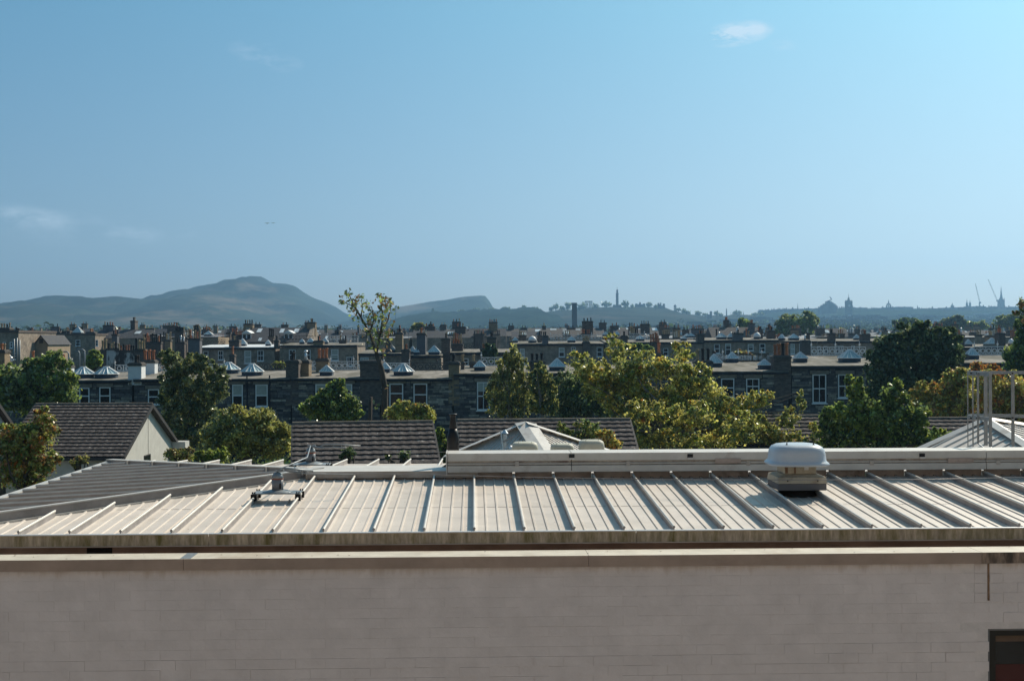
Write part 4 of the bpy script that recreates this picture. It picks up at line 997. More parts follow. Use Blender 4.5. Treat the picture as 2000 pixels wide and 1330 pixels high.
# second terrace ------------------------------------------------------------
G2 = 'stone terrace houses in the second row'
def t2(lab, *a, **k):
    k.setdefault('stones', False); k.setdefault('group', G2); k.setdefault('depth', 10); k.setdefault('backrise', .35); k.setdefault('band', .3)
    return terrace(lab, *a, **k)
D2 = 185
t2('brown stone house with white edged flat roof left of the dormered house', 382, 536, 678, D2, wins=((484, 13, 685, 710, 'sash', .9), (509, 12, 684, 705, 'sash4'), (431, 10, 685, 703, 'sash4'), (402, 10, 686, 700, 'sash')),
   stacks=((447, 467, 664, 0, 1.5, m_stackdark, 3, (2, 1)), (535, 544, 664, 0, 1.2, m_stackdark, 2, (2,)), (448, 458, 692, -14, 1, m_stackdark, 2, (0,), True)), cups=((474, 16, 670, 4, 'sq', 1.1), (524, 11, 670, 4, 'sq', .8)), roof_m=m_white, crest=((390, 440, .8, m_darkiron),))
t2('brown stone house with iron cresting below the dormered house', 546, 698, 674, D2, wins=((571, 13, 683, 704, 'sash4'), (601, 11, 683, 704, 'sash'), (654, 14, 682, 704, 'sash', .8)),
   stacks=((612, 631, 665, 0, 1.5, m_stacktan, 4, (2, 0)),), cups=((607, 14, 668, 4, 'sq', .8), (635, 13, 667, 4, 'sq', .8), (590, 10, 668, 4, 'sq', .6)), crest=((546, 612, 1.0, m_darkiron), (640, 700, 1.0, m_iron)))
t2('dark stone house with white conservatory behind the thin tree', 700, 792, 690, 165, wins=((712, 16, 698, 716, 'wide', .5), (684, 14, 697, 715, 'wide')), stacks=((772, 786, 649, 2, 1.4, m_stacktan, 1, (2,)), (752, 762, 668, 2, 1, m_stackdark, 3, (2, 0))), cups=((765, 16, 682, 3, 'sq', .9),))
t2('brown stone house with three small skylights behind the tall slab chimney', 794, 862, 694, 150, stacks=((814, 831, 650, 1, 1.3, m_stackgrey, 2, (1, 0)), (784, 800, 682, -2, 1.2, m_stackdark, 3, (0, 2))), cups=((806, 14, 684, 3, 'sq', .9), (848, 24, 692, 1.5, 'sq', 1.1), (814, 12, 690, 1.2, 'sq', .7)))
t2('brown stone house with wide chimney of many pots left of the birch', 864, 1000, 688, 155, stacks=((862, 879, 660, -.5, 1.5, m_stackdark, 2, (1, 2)), (882, 904, 671, 3, 1.2, m_stackdark, 4, (0, 0, 1)), (951, 969, 658, -.5, 1.6, m_stackdark, 3, (2, 4)), (938, 950, 680, 0, 1, m_stackdark, 3, (0, 1))), wins=((985, 14, 700, 716, 'sash', .5), (910, 10, 700, 714, 'sash')), crest=((905, 950, .7, m_darkiron),))
t2('long stone house with white eaves line behind the birch', 1002, 1180, 671, D2, wins=((1020, 9, 681, 700, 'sash', .8), (1097, 11, 679, 697, 'sash', .4), (1120, 9, 678, 688, 'sash4'), (1171, 11, 678, 697, 'sash')),
   stacks=((1059, 1071, 655, 0, 1.5, m_stackgrey, 3, (2,)), (1138, 1152, 667, -.5, 1, m_stackdark, 4, (2, 1)), (1050, 1058, 654, 4, 1, m_stackdark, 2, (1, 2))), cups=((1116, 17, 664, 4, 'sq', .8), (1006, 12, 664, 4, 'sq', .7)), domes=((1040, 17, 3, .7),), crest=((1075, 1176, .9, m_iron),))
t2('stone house with skylight and cresting above the yellowing tree', 1182, 1372, 668, D2, wins=((1215, 10, 680, 695, 'sash'), (1300, 10, 680, 695, 'sash')),
   stacks=((1213, 1226, 655, 0, 1.5, m_stackdark, 3, (2,)), (1279, 1288, 660, -1, 1, m_stackdark, 2, (0, 0)), (1362, 1376, 652, 0, 1.5, m_stackdark, 3, (2, 0))), cups=((1335, 13, 662, 5, 'sq', .5), (1250, 18, 663, 4, 'sq', .7)), crest=((1230, 1280, .9, m_iron),))
t2('stone house with five windows and a small white dome on its roof', 1374, 1520, 664, D2, wins=((1400, 11, 672, 690, 'sash'), (1422, 11, 671, 694, 'sash', .2), (1466, 11, 672, 685, 'sash', .25), (1489, 11, 671, 688, 'sash'), (1506, 8, 690, 697, 'sash')),
   stacks=((1434, 1451, 650, 0, 1.6, m_stackgrey, 5, (2, 4)), (1478, 1490, 646, 4, 1.5, m_stackdark, 3, (2, 0)), (1501, 1514, 645, 4, 1.5, m_stackdark, 2, (2, 0))), cups=((1409, 20, 660, 3, 'sq', .8), (1427, 14, 660, 3, 'sq', .8)), domes=((1479, 14, 3, .7),))
t2('stone house with pale green sash windows right of the tall dark chimney', 1535, 1596, 666, D2, wins=((1548, 8, 671, 692, 'sash4', .9), (1564, 6, 671, 692, 'sash4', .5)), stacks=((1567, 1583, 664, -8, 1.6, m_stackdark, 1, (4,)),), cups=((1550, 20, 660, 3, 'sq', .9), (1527, 14, 660, 3, 'oct', .8)))
t2('dark stone house with white window frames behind the white cresting', 1597, 1760, 666, D2 + 12, wins=((1598, 9, 676, 690, 'sash4'), (1612, 8, 676, 690, 'sash4'), (1634, 8, 675, 690, 'sash4'), (1643, 8, 675, 690, 'sash4'), (1666, 7, 675, 690, 'sash4')),
   stacks=((1620, 1632, 650, 0, 1.5, m_stackdark, 3, (2,)), (1575, 1582, 650, 0, 1, m_stackdark, 1, (3,)), (1683, 1700, 652, 0, 1.4, m_stackdark, 3, (0,))), cups=((1673, 12, 660, 4, 'sq', .8),))
t2('dark stone house with large glass skylight left of the right hand tree', 1880, 2060, 678, 170, wins=((1905, 9, 688, 700, 'sash'), (1935, 24, 676, 680, 'wide')), stacks=((1874, 1884, 653, 0, 1.5, m_stackdark, 3, (4, 0)), (1951, 1964, 650, 0, 1.5, m_stackdark, 4, (0, 0, 3)), (1930, 1946, 655, 4, 1.3, m_stacktan, 3, (1,))),
   cups=((1891, 14, 672, 3, 'sq', .9), (1937, 25, 672, 3, 'sq', 1.2), (1990, 14, 668, 5, 'sq', .8)), domes=((1975, 12, 3, .7),))

# houses with pitched slate roofs ------------------------------------------------
def pitched(lab, px0, px1, pr, pe, Y, half=5, m=None, wall_m=None, stacks=(), dormers=(), lights=(), gable=None, wins=(), group=None, name='slate_roofed_house', cat='house', rows=0):
    a = at(px0, pr, Y); b = at(px1, pr, Y); base = Vector((a.x, Y, ground_z(Y) - 1)); W_ = b.x - a.x
    zr = a.z - base.z; ze = at(px0, pe, Y - half).z - base.z
    t_ = thing(name, lab, cat, base, 0, group)
    MB().add([(0, 0, zr), (W_, 0, zr), (W_, -half, ze), (0, -half, ze), (W_, half, ze), (0, half, ze), (W_, -half, ze - .15), (0, -half, ze - .15)],
             [(0, 3, 2, 1), (0, 1, 4, 5), (3, 7, 6, 2)]).build('roof', m or m_slate, t_)
    rf = [c for c in t_.children if c.name.startswith('roof')]
    wy = half - .2
    MB().add([(.1, -wy, 0), (W_ - .1, -wy, 0), (W_ - .1, -wy, ze - .05), (.1, -wy, ze - .05), (.1, wy, 0), (W_ - .1, wy, 0), (W_ - .1, wy, ze - .05), (.1, wy, ze - .05), (.1, 0, zr - .1), (W_ - .1, 0, zr - .1)],
             [(0, 1, 2, 3), (5, 4, 7, 6), (4, 0, 3, 8, 7), (1, 5, 6, 9, 2)]).build('wall', wall_m or m_ashlar, t_)
    if gable: # raised gable wall slabs
        for xx in (0, W_):
            MB().add([(xx - .35, -half, ze - .1), (xx + .35, -half, ze - .1), (xx + .35, 0, zr + .35), (xx - .35, 0, zr + .35), (xx - .35, half, ze), (xx + .35, half, ze), (xx - .35, 0, 0), (xx + .35, 0, 0), (xx - .35, -half, 0), (xx + .35, -half, 0), (xx - .35, half, 0), (xx + .35, half, 0)],
                     [(0, 1, 2, 3), (3, 2, 5, 4), (8, 0, 3, 4, 10), (9, 11, 5, 2, 1), (8, 9, 1, 0)]).build('gable', gable, t_)
    for x0, x1, pt, n, kinds in stacks:
        c0, c1 = at(x0, pt, Y).x - a.x, at(x1, pt, Y).x - a.x
        chimney(t_, base, (c0 + c1) / 2, 0, zr - 1.5, at(x0, pt, Y).z - base.z, c1 - c0, 1.5, m_stacktan if gable else m_stackdark, n, kinds)
    for px, w2, y0, y1 in dormers:
        x = at(px, 0, Y).x - a.x; z1 = at(px, y0, Y - half).z - base.z; z0 = at(px, y1, Y - half).z - base.z; hw = w2 / 2 / F * (Y - half)
        d = MB().box(x - hw, x + hw, -half * .75, 0, z0, z1, 0).box(x - hw, x + hw, -half * .75 - .025, -half * .75 - .003, z0 + .02, z1, 1).build('dormer', [m_slate, m_white], t_)
        MB().add([(x - hw - .1, -half * .8, z1), (x + hw + .1, -half * .8, z1), (x + hw + .1, 0, z1 + .1), (x - hw - .1, 0, z1 + .1), (x, -half * .8, z1 + .55), (x, 0, z1 + .55)], [(0, 4, 5, 3), (4, 1, 2, 5), (0, 1, 4)]).build('dormer_roof', m_white, d)
        for sg in (-.48, .48): MB().box(x + sg * hw - hw * .34, x + sg * hw + hw * .34, -half * .75 - .03, -half * .75 - .004, z0 + .15, z1 - .2).build('pane', m_darkglass, d)
    for px, w2, f0, f1 in lights:
        x = at(px, 0, Y).x - a.x; hw = w2 / 2 / F * Y
        P0 = Vector((0, -half * f1, zr + (ze - zr) * f1)); P1 = Vector((0, -half * f0, zr + (ze - zr) * f0)); up = Vector((0, (zr - ze), half)).normalized() * .08; up = Vector((0, -(zr - ze), half)).normalized() * .08
        MB().add([(x - hw, P0.y + up.y, P0.z + up.z), (x + hw, P0.y + up.y, P0.z + up.z), (x + hw, P1.y + up.y, P1.z + up.z), (x - hw, P1.y + up.y, P1.z + up.z)], [(0, 1, 2, 3)]).build('rooflight', m_cupglass_bright, t_)
    for px, pw, y0, y1, st in wins:
        window(t_, at(px, 0, Y - half).x - a.x, -wy, at(px, y1, Y - half).z - base.z, at(px, y0, Y - half).z - base.z, pw / F * Y, st, False)
    return t_
m_cupglass_bright = glassmat('tilted_rooflight_glass', (.55, .6, .62), .25)
pitched('large slate roofed house with two dormers and end chimneys', 487, 612, 640, 668, 235, half=7, gable=m_ashlar, stacks=((477, 495, 632, 4, (1, 2)), (601, 617, 629, 4, (2, 1))),
        dormers=((491, 18, 651, 669), (571, 18, 651, 669)), lights=((508, 9, .1, .35), (552, 8, .12, .4), (580, 9, .1, .35), (518, 6, .75, .95)))
pitched('grey roofed house with small dormers right of the dormered house', 628, 690, 650, 668, 262, half=6, stacks=((655, 664, 645, 2, (2,)),), lights=((640, 5, .4, .7), (672, 5, .4, .7)))
pitched('long brown slate roof with four rooflights in the middle distance', 868, 1028, 643, 657, 345, half=7, m=m_slatebrown, stacks=((860, 872, 634, 2, (1,)), (992, 1004, 636, 2, (2,)), (1017, 1029, 640, 2, (2,)), (838, 848, 637, 1, (2,))), lights=((895, 11, .15, .55), (921, 10, .15, .5), (945, 9, .15, .5), (966, 7, .2, .5)))
pitched('long brown slate roof with rooflights left of the square tower', 1030, 1178, 641, 655, 338, half=7, m=m_slatebrown, stacks=((1089, 1100, 645, 2, (0,)), (1170, 1184, 630, 2, (2,))), lights=((1048, 11, .2, .6), (1078, 12, .15, .6), (1100, 8, .2, .6), (1126, 9, .2, .6)))
pitched('long brown slate roof with rooflights right of the tallest chimney', 1190, 1292, 640, 656, 330, half=7, m=m_slatebrown, stacks=((1242, 1254, 637, 2, (0,)), (1288, 1301, 629, 2, (2,))), lights=((1203, 9, .1, .4), (1224, 9, .1, .45), (1246, 6, .15, .4), (1275, 10, .1, .4)))
a = at(68, 672, 176); b = at(93, 672, 176); gb = Vector((a.x, 176, ground_z(176) - 1)); W_ = b.x - a.x; ze = a.z - gb.z; zr = at(80, 656, 176).z - gb.z
tg = thing('gabled_building', 'tan sandstone building with gable end towards us at the left', 'building', gb)
MB().add([(0, 0, 0), (W_, 0, 0), (W_, 0, ze), (W_ * .5, 0, zr), (0, 0, ze), (0, 9, 0), (W_, 9, 0), (W_, 9, ze), (W_ * .5, 9, zr), (0, 9, ze)], [(0, 1, 2, 3, 4), (1, 6, 7, 2), (5, 0, 4, 9), (6, 5, 9, 8, 7)]).build('wall', m_tan, tg)
MB().add([(-.2, -.2, ze - .1), (W_ * .5, -.2, zr + .12), (W_ + .2, -.2, ze - .1), (-.2, 9, ze - .1), (W_ * .5, 9, zr + .12), (W_ + .2, 9, ze - .1), (-.2, -.2, ze - .25), (W_ * .5, -.2, zr - .05), (W_ + .2, -.2, ze - .25)], [(0, 1, 4, 3), (1, 2, 5, 4), (0, 6, 7, 1), (1, 7, 8, 2)]).build('roof', m_slate, tg)
MB().box(W_ * .5 - .25, W_ * .5 + .25, -.03, -.002, ze + .1, ze + .7).build('window', m_barge, tg)
pitched('grey stone hall with slate roof right of the left edge tenement', 38, 66, 660, 672, 186, half=5, m=m_slate, wall_m=m_ashlar, wins=((48, 5, 680, 688, 'sash'), (58, 5, 680, 688, 'sash')))
pitched('small crenellated pale stone building among the left chimneys', 232, 256, 654, 655, 300, half=5, wall_m=m_tan, wins=((238, 3, 662, 672, 'sash'), (244, 3, 662, 672, 'sash'), (250, 3, 662, 672, 'sash')), stacks=((233, 237, 652, 0, (0,)), (243, 247, 652, 0, (0,)), (251, 255, 652, 0, (0,))))

# tall tenements at the left -------------------------------------------------------
def tenement(lab, px0, px1, pt, Y, depth, stacks, wins, arch=False):
    a = at(px0, pt, Y); b = at(px1, pt, Y); base = Vector((a.x, Y, ground_z(Y) - 1)); W_ = b.x - a.x; z = a.z - base.z
    t_ = thing('tenement', lab, 'building', base)
    MB().box(0, W_, 0, depth, 0, z).build('wall', m_ashlar, t_)
    MB().box(-.1, W_ + .1, -.15, depth + .1, z + .004, z + .3).build('parapet', m_stackdark, t_)
    for x0, x1, py, n, kinds, yy in stacks:
        c0, c1 = at(x0, py, Y + yy).x - a.x, at(x1, py, Y + yy).x - a.x
        chimney(t_, base, (c0 + c1) / 2, yy + .8, z - .2, at(x0, py, Y + yy).z - base.z, c1 - c0, 1.5, m_stackdark, n, kinds)
    for px, pw, y0, y1, st in wins: window(t_, at(px, 0, Y).x - a.x, 0, at(px, y1, Y).z - base.z, at(px, y0, Y).z - base.z, pw / F * Y, st, False)
    return t_, base, z
tenement('tall dark stone tenement at the left edge of the view', -40, 36, 650, 170, 14, ((-30, 18, 640, 9, (2, 1), 4), (24, 36, 648, 3, (2,), 3)), ((6, 6, 668, 680, 'sash'), (20, 6, 668, 680, 'sash'), (28, 6, 690, 702, 'sash')))
for i, px in enumerate((27, 31, 34)):
    pass
t_, b_, z_ = tenement('broad dark stone tenement with many chimneys and a small white cupola', 109, 186, 655, 225, 16, ((109, 117, 648, 2, (2,), 3), (121, 136, 646, 4, (2, 1), 4), (138, 160, 645, 8, (2,), 9), (168, 184, 648, 4, (1, 0), 3)),
             ((148, 5, 664, 676, 'sash'), (152, 5, 664, 676, 'sash'), (187, 5, 664, 676, 'sash')))
p = at(149, 653, 230) - b_
cupola(t_, p.x, 6, z_, 1.0, .95, 'sq', .5)
tenement('dark stone tenement block with flat roof behind the stepped chimney wall', 186, 228, 660, 240, 12, ((199, 207, 652, 3, (2, 0), 2), (208, 226, 646, 5, (2, 1), 3)), ((191, 4, 664, 674, 'sash'),))

# stepped chimney gables with rows of pots
def chimney_wall(lab, px0, px1, pt, pb, Y, m, pots, kinds, th=.7, tall=False):
    a = at(px0, pt, Y); b = at(px1, pt, Y); g = ground_z(Y) - 1; W_ = b.x - a.x; base = Vector((a.x, Y, g)); zt = a.z - g
    t_ = thing('chimney_gable', lab, 'chimney', base, 0, 'chimney gables between the rows')
    c = MB().box(0, W_, 0, th, 0, zt - .25, 0).box(-.08, W_ + .08, -.08, th + .08, zt - .249, zt, 1).build('stack', [m, m_cope], t_)
    for i in range(pots):
        k = rnd.choice(kinds); me = (pot_tall if tall else pot_me)[k] if k < 4 else pot_cowl
        o = link('chimney_pot', me, t_, ((i + .5) * W_ / pots, th / 2 + rnd.uniform(-.08, .08), zt)); o.scale = (1, 1, rnd.uniform(.9, 1.4))
    return t_
m_flaky = mat('flaking_white_paint', (.55, .54, .52), rough=.9, var=.2, scale=2, stretch=(1, 1, .4), col2=(.07, .06, .055), c2pos=(.42, .5))
CW = [
 ('dark stone gable stub left of the white painted chimney wall', 196, 208, 683, 730, 160, m_stackdark, 2, (1, 1), .8, True),
 ('chimney wall with flaking white paint above the skylights', 208, 232, 680, 730, 158, m_flaky, 5, (2, 2, 1), .8, False),
 ('chimney wall with flaking white paint, lower right half', 232, 262, 684, 730, 154, m_flaky, 6, (2, 2, 0), .8, False),
 ('dark chimney wall with orange and black pots', 262, 282, 682, 730, 150, m_stackdark, 4, (0, 1, 2), .9, True),
 ('row of tall black pots on a low wall left of the grey green tree', 280, 314, 668, 700, 185, m_stackdark, 9, (2, 2, 0), .9, True),
 ('brown chimney stack with black pots above the grey green tree', 316, 329, 657, 700, 205, m_stackdark, 4, (2,), 1.5, False),
 ('tall twin cap chimney stack with many pots', 341, 358, 646, 700, 215, m_stackdark, 7, (2, 1), 1.2, False),
 ('short dark chimney in front of the twin cap stack', 343, 360, 668, 700, 190, m_stackdark, 3, (4, 2), 1.0, False),
 ('broad grey chimney with orange pots and steel cowls', 367, 390, 661, 700, 180, m_stackgrey, 5, (0, 1, 4), 1.4, True),
 ('tall brown chimney with row of thin pots on top', 376, 389, 642, 700, 230, m_stackdark, 6, (2, 1), 1.4, False),
 ('pale slender chimney beside the blue spire', 400, 407, 642, 680, 260, m_stacktan, 2, (1,), 1.5, False),
 ('square brown chimney left of the dormered house', 442, 450, 649, 690, 240, m_stackdark, 2, (2,), 1.2, False),
 ('long low chimney bank with red pots left of the dormered house', 452, 474, 654, 690, 235, m_stackdark, 8, (0, 2, 1), 1.2, False),
 ('brown chimney in front of the dormered house roof', 524, 534, 657, 700, 200, m_stackdark, 3, (2,), 1.1, True),
 ('dark chimney with tan pots right of the thin tree top', 662, 676, 664, 700, 190, m_stackdark, 3, (2, 1), 1.1, False),
 ('slim tapering dark chimney in front of the crags', 836, 846, 634, 690, 262, m_stackdark, 1, (2,), 1.6, False),
 ('reddish chimney bank left of the birch top', 905, 916, 652, 690, 240, m_stackdark, 3, (0, 2), 1.1, False),
 ('brown chimney with many small pots above the birch', 925, 945, 652, 690, 230, m_stackdark, 6, (2, 0, 1), 1.1, False),
 ('low chimney bank of orange pots right of the slab chimney', 884, 902, 666, 690, 200, m_stackdark, 5, (0, 1), 1.1, True),
 ('tall dark stack at the right of the brown slate roof', 1288, 1302, 634, 690, 300, m_stackdark, 1, (0,), 1.6, False),
 ('dark shaggy chimney in front of the square tower', 1142, 1154, 650, 690, 280, m_stackgrey, 0, (0,), 1.6, False),
 ('brown gable chimney right of the brown slate roofs', 1334, 1346, 644, 690, 260, m_stackdark, 2, (2,), 1.4, False),
 ('twin brown chimneys beside the far green tree', 1480, 1490, 643, 690, 250, m_stackdark, 2, (0, 2), 1.4, False),
 ('grey square chimney with red pot beside the far green tree', 1500, 1512, 646, 690, 245, m_stackgrey, 2, (0,), 1.4, False),
 ('cluster of orange pots left of the tall dark chimney', 1270, 1288, 668, 700, 170, m_stackdark, 4, (0, 0, 4), 1.1, True),
]
for c in CW: chimney_wall(c[0], c[1], c[2], c[3], c[4], c[5], c[6], c[7], c[8], c[9], c[10])
# bent steel flue pipes over the left roofs
for px, y0, y1, bend, lab in ((165, 682, 722, -16, 'bent steel flue pipe, right one of three above the left skylights'), (155, 686, 722, -8, 'bent steel flue pipe, middle one of three above the left skylights'), (134, 687, 722, -10, 'bent steel flue pipe, left one of three above the left skylights')):
    b0 = at(px, y1 + 14, 122); top = at(px, y0 + 3, 122)
    o = MB().tube([tuple(b0), tuple(top), tuple(at(px + bend * .3, y0, 122)), tuple(at(px + bend, y0, 122))], .07, 6).build('flue_pipe', m_steel, smooth=True)
    tag(o, lab, 'flue pipe', 'bent flue pipes above the left skylights')
for px, y0 in ((27, 662), (33, 660), (38, 664)):
    o = MB().tube([tuple(at(px, 720, 150)), tuple(at(px, y0, 150))], .1, 6).build('flue_pipe', m_steel, smooth=True)
    tag(o, {27: 'leftmost', 33: 'middle', 38: 'rightmost'}[px] + ' of three tall grey pipes on the left edge tenement corner', 'flue pipe', 'straight pipes on the left edge tenement')
# steel rotating cowl at the far left
p = at(11, 700, 112); tt = thing('chimney_cowl', 'shiny ribbed steel chimney cowl at the left edge', 'chimney cowl', Vector((p.x, p.y, at(11, 720, 112).z)))
MB().lathe(0, 0, [(.28, 0), (.28, 1.15)], 10).build('pot', m_pot[0], tt)
mb = MB()
for k in range(6):
    a_ = math.pi * k / 5.; mb.tube([(-.5 + k * .17, 0, 1.1), (-.4 + k * .18, -.1, 1.6 - .04 * k * k), (.2 + k * .1, 0, 1.2 - .08 * k)], .09, 6)
mb.build('cowl', m_cowlsteel, tt, smooth=True)
# little blue spire
p = at(396, 668, 270)
o = MB().lathe(0, 0, [(.75, -12), (.75, 0), (.01, at(396, 644, 270).z - p.z)], 6).build('church_spire', m_slate, loc=tuple(p)); tag(o, 'small blue grey slate spire left of the dormered house', 'spire')
# tall square tower
p0 = at(1122, 650, 1000); h = at(1122, 591.5, 1000).z - p0.z
tt = thing('chimney_tower', 'tall plain square stone chimney tower in front of the wooded hill', 'tower', p0 - Vector((0, 0, 12)))
MB().frus(0, 0, 0, h + 11.2, 1.95, 1.95, 1.85, 1.85).build('shaft', m_farstone, tt); MB().frus(0, 0, h + 11.201, h + 12, 2.0, 2.0, 2.0, 2.0).build('cap', m_farstone, tt)
for k in range(12): pass

LAND = [(20, 'left edge tenement'), (75, 'tan gabled building'), (150, 'broad dark tenement'), (220, 'flaking white chimney wall'), (290, 'hazy round tree'), (350, 'twin cap stack'), (396, 'little slate spire'), (445, 'square brown chimney'), (545, 'dormered house'), (610, 'right dormered gable'), (655, 'small dormer row'), (715, 'thin tree top'), (780, 'plain brown stack'), (822, 'tall slab chimney'), (865, 'many pot stack'), (925, 'birch top'), (975, 'tall drooping birch'), (1040, 'small white dome'), (1090, 'reddish chimney'), (1122, 'square tower'), (1175, 'tallest chimney'), (1205, 'monument tower'), (1250, 'low observatory'), (1295, 'castellated house'), (1340, 'brown gable chimney'), (1388, 'low olive tree'), (1419, 'obelisk'), (1452, 'small palm like tree'), (1505, 'grey square chimney'), (1555, 'larger far tree'), (1616, 'curled round building'), (1657, 'clock tower'), (1735, 'crown steeple'), (1790, 'chestnut crown'), (1860, 'domed ridge building'), (1892, 'twin pinnacled towers'), (1915, 'left crane'), (1956, 'gothic spire'), (1995, 'right edge tree')]
used_labels = {}
def place_words(px):
    d, nm = min((abs(px - a), n_) for a, n_ in LAND); a = [a for a, n_ in LAND if n_ == nm][0]
    return ('in line with' if d < 7 else 'just left of' if px < a else 'just right of') + ' the ' + nm
def unique(lab, alts=()):
    for l in [lab] + [lab + ' ' + a for a in alts]:
        if l not in used_labels: used_labels[l] = 1; return l
    return lab
# farther rows of roofs ---------------------------------------------------------------
far_rows = [(230, 659, 17), (280, 657, 17), (345, 655, 16), (420, 653.5, 15), (520, 651.5, 14), (650, 650, 14)]
skip = {230: [(440, 700), (0, 120)], 280: [(470, 640)], 345: [(860, 1295)], 420: [(860, 1295)]}
for ri, (Y, py, n) in enumerate(far_rows):
    x = -30 + rnd.uniform(0, 60)
    while x < 2010:
        wpx = rnd.uniform(50, 110) * 250 / Y + 18
        if not any(a_ < x + wpx and x < b_ for a_, b_ in skip.get(Y, [])) and rnd.random() < (.8 if not (700 < x < 1500 and Y > 450) else .35):
            pt = py + rnd.uniform(-1.2, 2.5)
            a_ = at(x, pt, Y); b_ = at(x + wpx, pt, Y); g = ground_z(Y) - 1; W_ = b_.x - a_.x; z = a_.z - g; dp = 9
            hs = thing('far_house', 'small far stone house among clustered chimneys before the blue hills', 'house', (a_.x, Y, g), 0, 'far stone houses among the chimneys')
            MB().box(0, W_, 0, dp, 0, z - .12).build('wall', rnd.choice((m_ashlar, m_ashlar, m_tan)), hs)
            if rnd.random() < .45:
                hh = rnd.uniform(1.0, 2.2)
                r_ = MB().add([(0, -.1, z - .1), (W_, -.1, z - .1), (W_, dp / 2, z + hh), (0, dp / 2, z + hh), (W_, dp, z), (0, dp, z)], [(0, 1, 2, 3), (3, 2, 4, 5), (0, 3, 5), (1, 4, 2)]).build('roof', rnd.choice((m_slate, m_slatebrown)), hs)
                if rnd.random() < .6:
                    xx = rnd.uniform(.2, .8) * W_
                    MB().add([(xx - .5, .1 + dp / 2 * .4, z + hh * .42 + .08), (xx + .5, .1 + dp / 2 * .4, z + hh * .42 + .08), (xx + .5, dp / 2 * .75, z + hh * .75 + .1), (xx - .5, dp / 2 * .75, z + hh * .75 + .1)], [(0, 1, 2, 3)]).build('rooflight', m_cupglass_bright, hs)
            else:
                hh = .3
                r_ = MB().add([(-.05, -.3, z), (W_ + .05, -.3, z), (W_ + .05, dp, z + .3), (-.05, dp, z + .3), (-.05, -.3, z - .1), (W_ + .05, -.3, z - .1)], [(0, 1, 2, 3), (4, 5, 1, 0)]).build('roof', rnd.choice((m_lead, m_felt, m_lead)), hs)
                for q in range(rnd.choice((0, 1, 1, 2))):
                    cupola(hs, rnd.uniform(.15, .85) * W_, dp * .4, z + .1, rnd.uniform(.6, 1.0), rnd.uniform(.4, .65), 'sq', .3)
            ns = rnd.choice((1, 2, 2)) if W_ > 6 else 1
            hs['label'] = unique(f"far {'pitched' if hh > .5 else 'flat'} roofed house, {('first', 'second', 'third', 'fourth', 'fifth', 'last')[ri]} row back, {place_words(x + wpx / 2)}")
            for q in range(ns):
                cx_ = (q + rnd.uniform(.1, .9)) / ns * W_; wx, wy = rnd.choice(((1.9, .8), (.8, 1.9), (1.3, .9)))
                chimney(hs, None, cx_, rnd.uniform(.1, .9) * dp, z - .5, z + hh + rnd.uniform(.7, 1.7), wx, wy, rnd.choice((m_stackdark, m_stackdark, m_stacktan, m_stackgrey)), rnd.choice((2, 3, 4, 4)), (0, 0, 1, 2, 2), cope=True)
        x += wpx + rnd.uniform(0, 16)
# thin aerial masts
for px, y0, y1, Y in ((1476, 630, 660, 250), (1512, 628, 650, 250), (1386, 640, 655, 300), (363, 640, 655, 230), (130, 640, 655, 225), (736, 648, 670, 240), (798, 646, 668, 230), (1240, 640, 660, 300), (1350, 640, 660, 260), (612, 640, 650, 235)):
    o = MB().tube([tuple(at(px, y1, Y)), tuple(at(px, y0, Y))], .04, 4).tube([tuple(at(px - 3, y0 + 3, Y)), tuple(at(px + 3, y0 + 3, Y))], .03, 4).tube([tuple(at(px - 2, y0 + 6, Y)), tuple(at(px + 2, y0 + 6, Y))], .03, 4).build('aerial', m_wire)
    tag(o, 'thin television aerial among the far roofs ' + place_words(px), 'aerial', 'television aerials on the far chimneys')

for z0, z1, n_ in ((700, 1000, 13), (1180, 1530, 12), (395, 462, 3), (632, 700, 3), (1900, 1990, 5), (1000, 1180, 6), (200, 390, 6), (1590, 1700, 5)):
    for q in range(n_):
        px = z0 + (z1 - z0) * (q + rnd.uniform(.1, .9)) / n_; wpx = rnd.uniform(8, 17); pt = rnd.uniform(650, 667)
        Y = rnd.uniform(196, 262); npot = int(wpx / 3.2)
        chimney_wall(unique(rnd.choice(('sooty', 'brown', 'dark')) + ' stack behind the second row, ' + place_words(px), ('and smaller',)),
                     px, px + wpx, pt, 700, Y, rnd.choice((m_stackdark, m_stackdark, m_stacktan, m_stackgrey, m_ashlar)), npot, rnd.choice(((0, 1), (2, 1), (0, 2), (2, 4), (1, 3))), rnd.uniform(.8, 1.6), rnd.random() < .3)

# ------------------------------------------------------------------ skyline of the city and its hill
def far(name, lab, px, pyb, Y, cat='tower'):
    p = at(px, pyb, Y); k = Y / F
    return thing(name, lab, cat, p), k
KY = 2600
# slim telescope shaped tower on the hill
t_, k = far('monument_tower', 'slim stepped monument tower standing highest on the wooded hill', 1205.5, 600, 2560)
MB().frus(0, 0, -6, 10 * k * .45, 8 * k, 8 * k, 8 * k, 8 * k).build('base', m_farstone, t_)
MB().lathe(0, 0, [(2.7 * k, 4 * k), (2.6 * k, 26 * k), (3.1 * k, 26.2 * k), (3.1 * k, 27.2 * k), (1.8 * k, 27.4 * k), (1.7 * k, 33 * k), (2.0 * k, 33.2 * k), (1.9 * k, 34 * k)], 12).build('shaft', m_farstone, t_)
MB().lathe(0, 0, [(.35 * k, 34 * k), (.3 * k, 39 * k)], 5).lathe(0, 0, [(1.1 * k, 38 * k), (1.1 * k, 38.3 * k)], 6).build('mast', m_farstone, t_)
